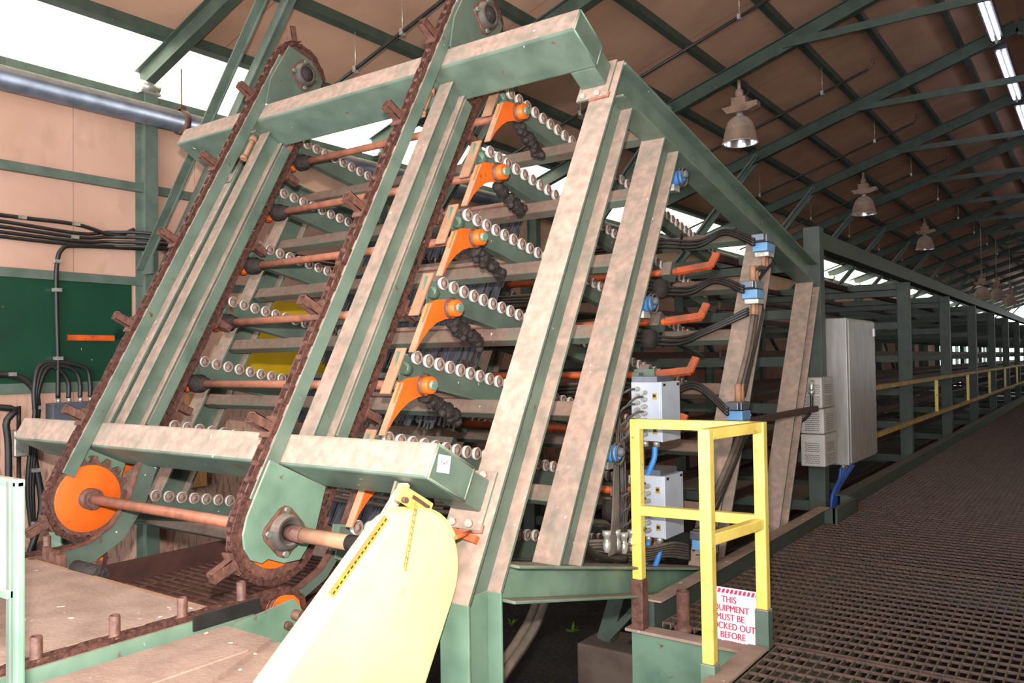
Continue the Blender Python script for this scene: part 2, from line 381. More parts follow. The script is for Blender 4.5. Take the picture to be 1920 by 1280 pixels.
# high bay lamps
LAMPS = [(-3.0, 28.8, 4.98, 'dark round lamp on a long wire, left of the three small far lamps'), (-3.0, 33.1, 5.2, 'small round lamp on a wire, middle of the three far lamps'), (-3.0, 38.2, 5.25, 'small round lamp nearest the right edge of the photo')]
def lamp(x, y, label, top):
    t = thing('high_bay_lamp', (x, y, top - .9), label, 'lamp', 'round high bay lamps')
    z = top
    MB().cyl((x, y, z), (x, y, z - .14), .025, n=8).lathe((x, y, z - .12), (0, 0, -1), [(0, .02), (.02, .05), (.08, .06), (.14, .03)]).build('hook_mount', 'lamp_body', t)
    MB().tube([(x + .02, y, z), (x + .12, y, z - .06), (x + .12, y, z - .2), (x + .03, y, z - .26)], .008).build('cable', 'black_rubber', t)
    mb = MB()
    mb.box(x - .1, x + .1, y - .06, y + .06, z - .38, z - .24)
    mb.prism([(x - .24, y - .07, z - .36), (x + .26, y - .07, z - .33), (x + .27, y - .07, z - .40), (x + .12, y - .07, z - .45), (x - .16, y - .07, z - .45)], (0, .14, 0))
    mb.build('ballast_box', 'lamp_body', t, .008)
    MB().cyl((x, y, z - .45), (x, y, z - .53), .05, n=14).build('neck', 'zinc', t)
    prof = [(0, .06), (.02, .11), (.08, .165), (.18, .20), (.28, .222), (.36, .235)]
    MB().lathe((x, y, z - .5), (0, 0, -1), prof, n=32).build('shade', 'lamp_body', t)
    MB().lathe((x, y, z - .505), (0, 0, -1), [(h, r - .008) for h, r in prof], n=32).build('reflector', 'reflector', t)
    MB().lathe((x, y, z - .86), (0, 0, -1), [(0, .235), (.008, .243), (.016, .235)], n=32).build('rim', 'zinc', t)
    MB().lathe((x, y, z - .55), (0, 0, -1), [(0, .03), (.08, .05), (.16, .06), (.22, .04), (.25, .0)], n=16).build('bulb', 'wheel_white', t)
    return t
for i, lab in ((4, 'large round metal high bay lamp, nearest, hanging left of the ridge'), (6, 'second round high bay lamp down the hall, over the first rack bays'), (8, 'third round high bay lamp down the hall, small over the rack')):
    lamp(-3.97, TY[i], lab, 6.22)
for x, y, z, lab in LAMPS:
    t = lamp(x, y, lab, z)
    MB().cyl((x, y, z - .02), (x, y, roofz(x) + .01), .008, n=5).build('hanging_wire', 'zinc', t)
# ================================================================== PIPE AND CABLES ON THE WALL
t = thing('wall_pipe', (-7.2, 0, 4.78), 'thick galvanised pipe along the top of the left wall', 'pipe')
MB().cyl((-7.2, Y0 + .3, 4.78), (-7.2, 40, 4.78), .1, n=24).build('pipe', 'galvanised', t)
for y in (4.55, 8.1, 11.6, 15.1):
    MB().lathe((-7.2, y - .03, 4.78), (0, 1, 0), [(0, .104), (0, .118), (.06, .118), (.06, .104)]).box(-7.24, -7.16, y - .03, y + .03, 4.88, 4.93).cyl((-7.2, y, 4.9), (-7.2, y, 5.3), .008, n=6).build('hanger', 'rust', t)
def cables(name, paths, r, mat, label, cat='cable', group=None, clamps=()):
    t = thing(name, paths[0][0], label, cat, group)
    for p in paths: MB().tube(p, r, n=7).build('cable', mat, t)
    for c in clamps: MB().box(c[0] - .03, c[0] + .035, c[1] - .03, c[1] + .03, c[2] - .015, c[2] + .015).build('clamp', 'zinc', t)
    return t
xw = -7.44
cables('cable_bundle', [[(xw, 1.5, 3.60 + d), (xw, 3.0, 3.56 + d), (xw, 3.7, 3.55 + d * .8), (xw, 4.0, 3.58 + d), (xw + .3, 4.45, 3.56 + d), (xw + .3, 6.5, 3.5 + d)] for d in (0, .045, .09, -.04)], .016, 'black_rubber', 'bundle of four black cables along the upper left wall', clamps=[(xw, 3.64, 3.58)])
cables('sagging_cable', [[(xw, 1.5, 3.72), (xw, 3.04, 3.70), (xw, 3.65, 3.70), (xw, 4.0, 3.64), (xw, 4.2, 3.72)]], .018, 'black_rubber', 'single black cable sagging above the cable bundle toward the wall column', clamps=[(xw, 3.65, 3.70), (xw, 3.2, 3.70)])
t = thing('wall_junction_box', (-7.44, 3.4, 1.9), 'dark grey junction box on the left wall fed by cables from above', 'junction box')
MB().box(-7.5, -7.36, 3.42, 3.83, 1.86, 2.11).build('case', 'dark_grey_box', t, .006)
for y in (3.5, 3.59, 3.69, 3.78): MB().cyl((-7.43, y, 2.11), (-7.43, y, 2.15), .018, n=10).build('gland', 'zinc', t)
cables('conduit_drop', [[(xw, 4.3, 3.545), (xw, 3.7, 3.51), (xw, 3.54, 3.47), (xw, 3.49, 3.3), (xw, 3.49, 2.9), (xw, 3.5, 2.5), (xw, 3.5, 2.15)]], .02, 'black_rubber', 'black conduit dropping over the green board to the junction box', clamps=[(xw, 3.49, 3.35), (xw, 3.49, 3.1), (xw, 3.5, 2.5)])
cables('cable_loops', [[(xw, y, 2.15), (xw, y, 2.28), (xw, y - .06, 2.38 + .02 * i), (xw, 3.42 - .02 * i, 2.42 + .02 * i), (xw + .03, 3.33 - .02 * i, 2.25), (xw + .03, 3.28 + .01 * i, 1.9), (xw, 3.25 + .02 * i, 1.4), (xw, 3.3, .8), (xw, 3.28, .1)] for i, y in enumerate((3.59, 3.69, 3.78))], .02, 'black_rubber', 'three looping black cables rising out of the wall junction box', clamps=[(xw + .03, 3.3, 1.55), (xw + .03, 3.3, 1.1)])
cables('thick_hoses', [[(xw, 1.6, 2.42), (xw, 2.9, 2.37), (xw, 3.12, 2.36), (xw, 3.27, 2.28), (xw, 3.33, 2.1), (xw, 3.3, 1.7), (xw, 3.36, 1.2), (xw, 3.2, .6), (xw, 3.2, .1)], [(xw + .05, 1.5, 2.1), (xw + .05, 3.0, 2.1), (xw + .05, 3.06, 1.95), (xw + .05, 3.08, 1.5), (xw + .05, 3.05, .1)]], .028, 'black_rubber', 'thick black hoses bending down the wall at the far left edge', 'hose', clamps=[(xw, 3.12, 2.37), (xw, 3.32, 2.08)])
t = thing('wall_outlet', (-7.42, 3.1, 1.7), 'small grey outlet box on the wall left of the conveyor', 'outlet')
MB().box(-7.5, -7.38, 3.12, 3.24, 1.68, 1.9).build('case', 'zinc', t, .01); MB().cyl((-7.44, 3.18, 1.9), (-7.44, 3.18, 2.1), .018, n=8).cyl((-7.44, 3.18, 1.2), (-7.44, 3.18, 1.68), .018, n=8).build('conduit', 'black_rubber', t)
single(MB().box(-7.485, -7.46, 3.6, 4.02, 2.66, 2.71), 'orange_bar', 'orange_dull', 'short orange bar fixed flat on the dark green wall board', 'bar')
single(MB().box(-7.5, -7.44, 5.2, 6.68, 2.3, 3.12), 'wall_sign_panel', 'yellow_panel', 'plain yellow panel on the wall seen through the decks', 'panel', bevel=.005)
single(MB().box(-7.5, -7.42, 4.75, 4.95, 1.2, 2.13), 'door_leaf', 'plywood_tan', 'pale wooden board with a hinge on the wall behind the lower beam', 'board')

# ================================================================== THE INCLINED MACHINE
# side frame columns
C1x = -2.125
def column(x, v, u0, u1, z0, label, kink=False, parent=None, bw=.15):
    t = thing('inclined_column', tuple(F(x, 0, v + .1)), label, 'column', 'inclined frame columns')
    h = .2; tf = .014
    if kink: lo = lambda w: .54 * w                    # horizontal cut on top of the foot
    else: lo = lambda w: (.163 + .2735 * (v + w)) / .9888   # sits on the bottom side beam
    hi = lambda w: 2.70 + .29 * (v + w)                # under the top side beam
    mb = MB()
    top_f = 2.91 if kink else hi(0)
    mb.prism([F(x - bw / 2, lo(0), v), F(x - bw / 2, lo(tf), v + tf), F(x - bw / 2, top_f, v + tf), F(x - bw / 2, top_f, v)], X * bw)
    mb.prism([F(x - bw / 2, lo(h - tf), v + h - tf), F(x - bw / 2, lo(h), v + h), F(x - bw / 2, hi(h), v + h), F(x - bw / 2, hi(h - tf), v + h - tf)], X * bw)
    mb.prism([F(x - .006, lo(tf), v + tf), F(x - .006, lo(h - tf), v + h - tf), F(x - .006, hi(h - tf), v + h - tf), F(x - .006, hi(tf), v + tf)], X * .012)
    mb.build('beam', 'green_machine', t)
    if kink:
        ft = F(x, 0, 0)
        MB().ibeam((x, ft.y + .1137, 0), (x, ft.y + .1137, ft.z), Y, bw, .2274, .014, .012).build('foot', 'green_bright', t, .004)
    return t
MID = -3.80
XL = -5.405
c1 = column(C1x, 0, 0, 2.80, 0, 'tall pale dusty inclined column at the near corner, standing on a bright green foot', True)
column(-2.115, .56, .30, 2.86, 0, 'second inclined column from the near corner on the near side, dusty grey')
column(-2.115, 2.28, -.2, 3.33, 0, 'third inclined column on the near side, with hydraulic hoses clipped to it', bw=.15)
column(-2.115, 3.45, .4, 3.72, 0, 'fourth inclined column on the near side, chalk number on its foot, beside the catwalk', bw=.15)
column(XL, 0, 0, 2.80, 0, 'front inclined column on the far side, left of the chain beam', True)
column(XL, .56, .30, 2.86, 0, 'second inclined column on the far side, behind the roller rails')
column(XL, 2.28, -.2, 3.33, 0, 'third inclined column on the far side, deep behind the decks')
column(XL, 3.45, .4, 3.72, 0, 'fourth inclined column on the far side at the rack end')
# chalk marks on the fourth column
fc = bpy.data.curves.new('chalk_mark', 'FONT'); fc.body = '330'; fc.size = .085; fc.extrude = .0006; fc.space_character = 1.1
me_src = bpy.data.objects.new('tmp', fc); COL.objects.link(me_src)
def text_mesh(name, body, size, o, ex, ey, mat, parent=None, depth=.001, align='LEFT', bold=0., sx=1.):
    cu = bpy.data.curves.new(name, 'FONT'); cu.body = body; cu.size = size; cu.extrude = depth; cu.align_x = align; cu.offset = bold
    tmp = bpy.data.objects.new('tmp', cu); COL.objects.link(tmp)
    dg = bpy.context.evaluated_depsgraph_get(); me = bpy.data.meshes.new_from_object(tmp.evaluated_get(dg))
    bpy.data.objects.remove(tmp)
    ex = Vector(ex).normalized(); ey = Vector(ey).normalized(); ez = ex.cross(ey)
    me.transform(Matrix.Diagonal((sx, 1, 1, 1)))
    off = WL.get(parent.name, Vector()) if parent else Vector()
    me.transform(Matrix.Translation(Vector(o) - off) @ Matrix((ex, ey, ez)).transposed().to_4x4())
    me.materials.clear(); me.materials.append(MATS[mat]); me.name = name
    ob = bpy.data.objects.new(name, me); COL.objects.link(ob); ob.parent = parent; WL[ob.name] = off.copy()
    return ob
bpy.data.objects.remove(me_src)
c4 = [o for o in COL.objects if o.name.startswith('inclined_column') and 'fourth inclined column on the near' in o.get('label', '')][0]
text_mesh('chalk_mark', '330', .075, F(-2.175, .90, 3.448), I, -X, 'sign_white', c4, .0008)

# longitudinal beams along the deck direction
qd = Qd
def qbeam(x, start, L, h, bw, label, mat='green_machine'):
    mb = MB(); a = Vector(start); b = a + qd * L
    upv = X.cross(qd); mb.ibeam(a, b, upv, bw, h, .014, .012)
    return single(mb, 'side_beam', mat, label, 'beam', 'long sloping side beams', .004)
tb = F(0, 2.80, 0.03)
qbeam(-2.11, (-2.11, tb.y, tb.z), 3.62, .2, .15, 'long green top side beam sloping back from the near corner column')
qbeam(XL, (XL, tb.y, tb.z), 3.62, .2, .15, 'long green top side beam on the far side of the machine')
qbeam(-2.11, (-2.11, 2.83, 1.475), 3.9, .16, .15, 'dark green bottom side beam above the dirt, carrying the hose bundle', 'green_bright')
qbeam(XL, (XL, 2.83, 1.475), 3.9, .16, .15, 'bottom side beam on the far side under the decks', 'green_bright')

# box beams across the front
def boxbeam(u0, u1, label, plates):
    t = thing('box_beam', tuple(F(-2.1, u0, -.2)), label, 'beam')
    uc = (u0 + u1) / 2
    MB().bar(F(-2.20, u0 - .07, -.004), F(-2.08, u0 - .065, -.004), I, .035, .012).build('rusty_shim', 'rust_tube', t)
    MB().obox(F(-3.83, uc, -.2725), X, I, N, 1.73, (u1 - u0) / 2, .1325).build('beam', 'green_machine', t, .012)
    for sx, name in ((-1, 'near'), (1, 'far')):
        x = -2.19 if sx < 0 else -5.44
        MB().obox(F(x, uc, -.075), X, I, N, .075, (u1 - u0) / 2 - .004, .068).build('stub', 'green_machine', t, .008)
        MB().obox(F(x + .005, uc - (.02), -.004), X, I, N, .095, (u1 - u0) / 2 + .055, .007).build('mounting_plate', 'bolt_pink' if 0 else 'green_machine', t, .003)
        for du in (-1, 1):
            for dx in (-.05, .04):
                p = F(x + dx, uc - .02 + du * ((u1 - u0) / 2 + .032), -.011)
                MB().cyl(p, p - N * .018, .017, n=6).build('bolt', 'bolt_pink', t)
    return t
lb = boxbeam(.368, .517, 'lower dusty box beam across the front of the machine with a paper note on its end', 1)
ub = boxbeam(2.737, 2.887, 'upper box beam across the top front of the machine', 1)
# end cap welds
for t, u0, u1 in ((lb, .368, .517), (ub, 2.737, 2.887)):
    mb = MB()
    for a, b in (((u0, -.405), (u1, -.405)), ((u1, -.405), (u1, -.14)), ((u1, -.14), (u0, -.14)), ((u0, -.14), (u0, -.405))):
        ca, cb = F(-2.1, *a), F(-2.1, *b); mid = F(-2.1, (u0 + u1) / 2, -.2725)
        ca += (mid - ca) * .07; cb += (mid - cb) * .07
        mb.cyl(ca, cb, .005, n=6)
    mb.build('weld_bead', 'green_bright', t)
# the paper note
t = thing('paper_note', tuple(F(-2.099, .43, -.3)), 'white paper note with pen scribble on the near end of the lower beam', 'note')
Icn = (I * .96 - N * .28).normalized(); Ncn = Icn.cross(X) * -1
Ncn = (N * .96 + I * .28).normalized()
pc = F(-2.0985, .455, -.335)
MB().obox(pc, X, Icn, Ncn, .0012, .034, .036).build('sheet', 'paper', t)
mb = MB()
for st in ([(-.02, -.006), (-.02, .014)], [(-.02, .014), (-.008, .016)], [(-.02, .004), (-.012, .005)], [(-.004, -.004), (-.003, .006)], [(-.003, .006), (.003, -.002)], [(.003, -.002), (.006, .006)], [(.012, -.004), (.013, .014)], [(.013, .014), (.026, .018)], [(.013, .006), (.02, .007)]):
    a, b = [pc + X * .0016 + Ncn * p[0] + Icn * p[1] for p in st]
    mb.bar(a, b, X, .0012, .0022)
mb.build('handwriting', 'ink', t)

# chain lifts --------------------------------------------------------------
VC, RC, UB, UT = -.27, .225, .11, 3.27
def chain_loop(x, label, left):
    t = thing('lug_chain_lift', tuple(F(x, UB, VC)), label, 'chain lift')
    Ls = UT - UB; per = 2 * Ls + 2 * math.pi * RC; n = 104; p = per / n
    def pos(s):
        s %= per
        if s < Ls: return (UB + s, VC - RC), (1, 0)
        s -= Ls
        if s < math.pi * RC:
            a = s / RC; return (UT + RC * math.sin(a), VC - RC * math.cos(a)), (math.cos(a), math.sin(a))
        s -= math.pi * RC
        if s < Ls: return (UT - s, VC + RC), (-1, 0)
        s -= Ls; a = s / RC
        return (UB - RC * math.sin(a), VC + RC * math.cos(a)), (-math.cos(a), -math.sin(a))
    hw = .023
    mb = MB()
    for i in range(n):
        (ua, va), _ = pos(i * p); (u2, v2), _ = pos((i + 1) * p)
        A = F(x, ua, va); B = F(x, u2, v2); d = (B - A).normalized(); nn = d.cross(X)
        w = hw if i % 2 else hw * .72
        for s in (-1, 1):
            c = (A + B) / 2 + X * (s * w)
            mb.obox(c, d, X, nn, p / 2 + .008, .0035, .0125)
        mb.cyl(A - X * (hw + .008), A + X * (hw + .007), .008, n=6)
        mb.cyl(A - X * hw * .68, A + X * hw * .68, .017, n=8)
    mb.build('chain', 'chain_rust', t)
    for k in range(13):
        s = (k * 8 + .5) * p + .04 + (.31 - .0)
        (u, v), (du, dv) = pos(s)
        d = I * du + N * dv; out = (I * dv * -1 + N * du) * -1
        # outward normal of the loop
        out = (X.cross(d)); c0 = F(x, u, v)
        if out.dot(c0 - F(x, min(max(u, UB), UT), VC)) < 0: out = -out
        mb = MB(); h = .024; a0, a1 = .015, .125; tk = .004
        for sd, oth in ((X, d), (d, X)):
            for s2 in (-1, 1):
                mb.obox(c0 + out * (a0 + a1) / 2 + sd * (s2 * (h - tk / 2)), out, sd, oth, (a1 - a0) / 2, tk / 2, h)
        mb.obox(c0 + out * .02, d, X, out, .05, .034, .004)
        mb.build('lug', 'rust', t)
    # guide rails
    MB().obox(F(x, (UB + UT) / 2 + .04, -.443), X, I, N, .031, (UT - UB) / 2 - .03, .037).build('front_guide_rail', 'green_machine', t, .003)
    MB().obox(F(x, (.62 + 2.72) / 2, -.125), X, I, N, .036, 1.06, .035).build('rear_guide_rail', 'green_machine', t, .003)
    # sprockets
    for uc, nm in ((UB, 'lower'), (UT, 'upper')):
        c = F(x, uc, VC); mb = MB(); nt = 18
        pts = []
        for i in range(nt * 4):
            a = 2 * math.pi * i / (nt * 4); r = RC + (.012 if i % 4 in (0, 1) else -.022)
            pts.append(c - X * .01 + I * (r * math.cos(a)) + N * (r * math.sin(a)))
        mb.prism(pts, X * .02)
        sp = mb.build('sprocket', 'rust', t)
        MB().lathe(c, X, [(.0105, .0), (.0125, .0), (.0125, RC - .045 - .02 * (x > -4)), (.0105, RC - .04 - .02 * (x > -4))], n=32).build('sprocket_face', 'orange' if nm == 'lower' else 'rust', sp)
        MB().cyl(c - X * .07, c + X * .07, .058, n=20).cyl(c + X * .068, c + X * .085, .045, n=20).build('hub', 'rust', sp)
    return t
XCR, XCL = -2.995, -4.625
cr = chain_loop(XCR, 'near rusty lug chain lift running up the face, in front of the box beams', 0)
cl = chain_loop(XCL, 'far left rusty lug chain lift with the whole orange sprocket showing', 1)
def uvpoly(x, pts): return [F(x, u, v) for u, v in pts]
low_plate = [(.36, -.478), (.37, -.13), (.15, -.09), (.03, -.12), (-.01, -.2), (-.02, -.29), (-.045, -.31), (-.05, -.37), (-.02, -.425), (.03, -.46), (.1, -.476), (.2, -.478)]
top_plate = [(2.88, -.42), (2.88, -.15), (3.05, -.10), (3.36, -.11), (3.42, -.26), (3.37, -.46), (3.05, -.47)]
MB().prism(uvpoly(XCR + .045, low_plate), X * .012).build('lower_side_plate', 'green_bright', cr, .003)
MB().prism(uvpoly(XCR + .045, top_plate), X * .012).build('upper_side_plate', 'green_shade', cr, .003)
MB().prism(uvpoly(XCL + .045, top_plate), X * .012).build('upper_side_plate', 'green_shade', cl, .003)
MB().prism(uvpoly(XCL - .06, low_plate), X * .012).build('lower_side_plate', 'green_bright', cl, .003)
def bearing(c, parent, dirx=1, r=.055):
    d = X * dirx; mb = MB()
    q = [Vector((0, 0, 0))]
    hs = .095
    pts = []
    for k in range(4):
        a0 = math.pi / 4 + k * math.pi / 2 + .35
        for da in (-.28, 0, .28): pts.append(c + (I * math.cos(a0 + da) + N * math.sin(a0 + da)) * hs * 1.2 * (1 if da == 0 else .93))
    mb.prism(pts, d * .016)
    b = mb.build('flange_bearing', 'rust', parent, .003)
    MB().lathe(c + d * .016, d, [(0, .085), (.02, .08), (.035, .07), (.035, .055), (.02, .05), (.02, 0)], n=28).build('bearing_housing', 'hose_dusty', b)
    for k in range(4):
        a0 = math.pi / 4 + k * math.pi / 2 + .35; p = c + (I * math.cos(a0) + N * math.sin(a0)) * hs * 1.0
        MB().cyl(p + d * .014, p + d * .03, .014, n=6).build('bolt', 'green_machine', b)
bearing(F(XCR + .058, UB, VC), cr)
bearing(F(XCR + .058, UT, VC), cr); bearing(F(XCL + .058, UT, VC), cl)
for c in ((XCR + .058), (XCL + .058)):
    p = F(c, UT, VC)
    MB().lathe(p, X, [(0, .085), (.02, .07), (.05, .05), (.07, .02), (.07, 0)], n=14).build('grease_lump', 'grease', cr if c > -4 else cl)
# drive shaft along the bottom sprockets
t = thing('drive_shaft', tuple(F(-3.5, UB, VC)), 'long rusty drive shaft joining the two lower sprockets and running into the yellow guard', 'shaft')
MB().cyl(F(XCL + .05, UB, VC), F(-2.80, UB, VC), .027, n=20).build('shaft', 'rust_tube', t)
MB().cyl(F(-2.90, UB, VC), F(-2.80, UB, VC), .036, n=20).build('worn_collar', 'rust', t)
MB().cyl(F(-2.80, UB, VC), F(-2.40, UB, VC), .032, n=20).build('pale_shaft_end', 'brown_strip', t)
MB().cyl(F(-2.52, UB, VC), F(-2.30, UB, VC), .034, n=20).build('oily_shaft_end', 'grease', t)
# chain carrying inner I-beams and adjusting rods
for x, lab in ((XCR, 'narrow inclined I-beam standing between the box beams behind the near chain'), (XCL, 'narrow inclined I-beam standing between the box beams behind the far left chain')):
    t = thing('chain_beam', tuple(F(x, .55, -.23)), lab, 'beam', 'chain carrying beams')
    MB().ibeam(F(x - .01, .52, -.235), F(x - .01, 2.735, -.235), N, .1, .125, .01, .009).build('beam', 'green_machine', t, .003)
    MB().prism([F(x - .01, 2.735, -.30), F(x - .01, 2.735, -.17), F(x - .01, 2.60, -.17)], X * .01).build('gusset', 'green_machine', t)
    p = F(x - .11, 2.735, -.30)
    MB().cyl(p, p - I * .20, .017, n=12).cyl(p - I * .02, p - I * .055, .028, n=6).cyl(p - I * .19, p - I * .215, .026, n=6).build('adjusting_rod', 'brown_strip', t)
    MB().obox(p - I * .008, X, I, N, .05, .008, .04).build('rod_plate', 'green_machine', t)

# roller decks ---------------------------------------------------------------
U0 = 1.166
def make_wheel():
    prof = [(-.012, .010), (-.012, .030), (-.010, .035), (.009, .036), (.012, .033), (.013, .029), (.010, .028), (.010, .020), (.012, .019), (.010, .012), (.016, .011), (.016, 0)]
    ms = ['wheel_white'] * 4 + ['wheel_face'] * 7
    mb = MB().lathe((0, 0, 0), X, prof, n=20, mats=ms); me = mb.build('wheel', None, me_only=True); fixn(me); return me
WHEEL = make_wheel()
def dirv(): return qd
# direction of the rails measured along the deck
rd = Vector((0, .98, -.2)).normalized(); ru = X.cross(rd)
def roller_rail(x, k, side):
    base = F(x, U0 + .455 * k, .095)
    lab = LEV[4 - k]
    t = thing('roller_rail', tuple(base), 'skate wheel rail on the %s deck, %s row' % (lab, side), 'roller rail', 'skate wheel rails')
    n = 37; L = n * .0895
    mb = MB(); a = base - X * .022 - rd * .05 - ru * .072
    mb.obox(a + rd * (L / 2 + .02), rd, X, ru, L / 2 + .06, .004, .072)
    mb.obox(a + rd * (L / 2 + .02) - ru * .070 + X * .03, rd, X, ru, L / 2 + .06, .032, .004)
    mb.build('channel', 'green_shade', t)
    MB().obox(base - X * .026 - rd * .085 - ru * .05, rd, X, ru, .04, .005, .06).build('end_plate', 'green_bright', t)
    for i in range(n):
        w = bpy.data.objects.new('wheel', WHEEL); COL.objects.link(w); w.parent = t
        w.location = rd * (.0895 * i)
    # upright brown strip at the front of the rail
    if k > -2:
        MB().obox(F(x - .03, U0 + .455 * k - .125, .0), I, X, N, .13, .035, .004).build('face_strip', 'brown_strip', t)
        MB().lathe(F(x - .0, U0 + .455 * k - .09, .03), N, [(0, .035), (.04, .03), (.05, 0)], n=14).build('latch_lug', 'green_bright', t)
    return t
for k in range(4, -3, -1):
    roller_rail(-2.89, k, 'near right'); roller_rail(-4.75, k, 'far left')
# cross tubes
for k in range(4, -3, -1):
    u = 1.125 + .455 * k
    lab = LEV[4 - k]
    single(MB().obox(F((-5.40 - 2.125) / 2, u, .62), X, I, N, 1.637, .042, .035), 'cross_tube', 'grimy_green', 'green cross tube under the %s deck at the front, between the second columns' % lab, 'tube', 'deck cross tubes', .006)
    u2 = 1.55 + .44 * k + .02
    single(MB().obox(F((-5.40 - 2.125) / 2, u2 + .08, 2.35), X, I, N, 1.637, .045, .04), 'cross_tube', 'grimy_green', 'green cross tube under the %s deck at the rear, by the hoses' % lab, 'tube', 'deck cross tubes', .006)
# timber-brown cleat lying on each front tube
for k in range(3, -2, -1):
    u = 1.06 + .455 * k
    single(MB().obox(F(-3.55, u + .12, .62), X, I, N, .62, .012, .05), 'deck_cleat', 'wood_brown', 'brown timber cleat lying on the front cross tube of the %s deck' % LEV[4 - k], 'cleat', 'timber cleats')
# stop arm shafts
arm_pts = [(-.335, -.145), (-.06, -.155), (-.02, -.12), (.035, -.035), (.052, .0), (.035, .035), (0, .05), (-.035, .045), (-.07, -.01), (-.12, -.06), (-.18, -.095), (-.25, -.12), (-.33, -.135)]
for k in range(4, -2, -1):
    u = 1.01 + .45 * (k - 0); v = .1
    t = thing('stop_arm_shaft', tuple(F(-2.8, u, v)), 'rusty stop shaft with orange curved arms, %s one behind the face' % LEV[4 - k], 'stop shaft', 'orange arm stop shafts')
    MB().cyl(F(-4.80, u, v), F(-2.80, u, v), .024, n=16).build('shaft', 'rust_tube', t)
    for x in (-2.79, -4.86):
        ar = MB().prism([F(x, u + a, v + b) for a, b in arm_pts], X * .012).build('arm', 'orange', t)
        MB().obox(F(x + .0, u - .2, v - .147), I, X, N, .14, .02, .004).build('arm_edge', 'brown_strip', ar)
        MB().lathe(F(x + .012, u, v), X, [(0, .056), (.008, .06), (.02, .052)], n=20).build('weld_ring', 'rust', ar)
        MB().lathe(F(x + .012, u, v), X, [(0, .045), (.05, .045), (.055, .04), (.055, .028), (.05, .0)], n=20).build('arm_collar', 'orange', ar)
        MB().cyl(F(x + .05, u, v), F(x + .082, u, v), .024, n=14).obox(F(x + .084, u, v), X, I, N, .003, .004, .02).build('shaft_end', 'green_bright', ar)
    for x in (-4.70,):
        MB().lathe(F(x - .02, u, v), X, [(-.02, 0), (-.02, .06), (.03, .06), (.05, .045), (.09, .04), (.09, 0)], n=18).build('hub', 'grease', t)
    # greasy cylinder reaching back under the deck
    mb = MB(); a = F(-2.83, u - .02, v + .06); d = (rd * .97 - ru * .25).normalized()
    rp = random.Random(k)
    mb.lathe(a, d, [(0, 0)] + [(.02 * q + .01, .022 + rp.random() * .026) for q in range(15)] + [(.32, 0)], n=9)
    for q in range(14):
        c = a + d * (.03 + .02 * q) + Vector((rp.random() - .5, rp.random() - .5, rp.random() - .8)) * .05
        mb.lathe(c - d * .03, d, [(0, 0), (.015, .02), (.03, .026), (.045, .018), (.06, 0)], n=7)
    mb.build('greasy_cylinder', 'grease', t)
# brush strips
for k in range(4, -2, -1):
    u = 1.06 + .455 * k; lab = LEV[4 - k]
    t = thing('brush_strip', tuple(F(-4.1, u, 1.0)), 'dark bristle brush strip hanging under the %s deck' % lab, 'brush', 'hanging brush strips')
    MB().obox(F(-4.1, u + .02, 1.03), X, I, N, .80, .02, .02).build('holder', 'green_dark', t)
    mb = MB(); rb = random.Random(k + 5)
    nb = 110
    for i in range(nb):
        x0 = -4.88 + i * (1.56 / nb); L = .30 + rb.random() * .07 - (.1 if rb.random() < .12 else 0)
        mb.obox(F(x0 + .007, u - L / 2, 1.03 + rb.random() * .01), X, I, N, .0075, L / 2, .003)
    tag(mb.build('bristles', 'bristle', t), kind='stuff')
    
# orange actuator bars at the rear set of each deck
for k in range(4, -2, -1):
    u = 1.12 + .42 * k + .02; v = 1.88
    t = thing('orange_actuator', tuple(F(-3.0, u, v)), 'orange actuator tube with a hooked end crossing the rear of the %s deck' % LEV[4 - k], 'actuator', 'orange actuator tubes')
    MB().cyl(F(-4.2, u, v), F(-2.5, u, v), .025, n=14).build('tube', 'orange_dull', t)
    for x in (-2.56, -4.05): MB().obox(F(x, u - .0, v), X, I, N, .035, .055, .05).build('clamp_block', 'green_shade', t)
    MB().bar(F(-2.5, u, v), F(-2.24, u + .03, v), I, .05, .03).bar(F(-2.25, u + .02, v), F(-2.22, u + .13, v), X, .05, .02).build('hook', 'orange_dull', t)
    MB().lathe(F(-2.62, u - .06, v + .02), -ru, [(0, .05), (.05, .06), (.12, .05), (.14, 0)], n=12).build('greasy_bracket', 'grease', t)
# ================================================================== RACK BEYOND
PY = [7.83, 12.02] + [12.02 + 3.47 * k for k in range(1, 16)]
def zlev(k): return 1.60 + .445 * k
for i, y in enumerate(PY):
    lab = 'green rack bay of two posts and seven cross tubes, ' + (['just behind the grey cabinet', 'first beyond the cabinet'][i] if i < 2 else '%s beyond the cabinet' % ORD[i - 1])
    t = thing('rack_bay', (-2.175, y, 0), lab, 'rack bay', 'rack bays')
    for x in (-2.175, -5.4): MB().box(x - .075, x + .075, y - .07, y + .07, 0, 3.62 if i == 0 else 3.40).build('post', 'green_dark', t, .006)
    for k in range(-2, 5):
        MB().box(-5.33, -2.25, y - .04, y + .04, zlev(k) - .16, zlev(k) - .07).build('cross_tube', 'green_dark', t)
    MB().box(-5.33, -2.25, y - .04, y + .04, 3.30, 3.40).build('top_tube', 'green_dark', t)
for x, w in ((-2.175, 'near'), (-5.4, 'far')):
    single(MB().box(x - .07, x + .07, 7.9, PY[-1], 3.42, 3.58), 'rack_top_beam', 'green_dark', 'long green beam along the top of the rack on its %s side' % w, 'beam', 'rack top beams', .006)
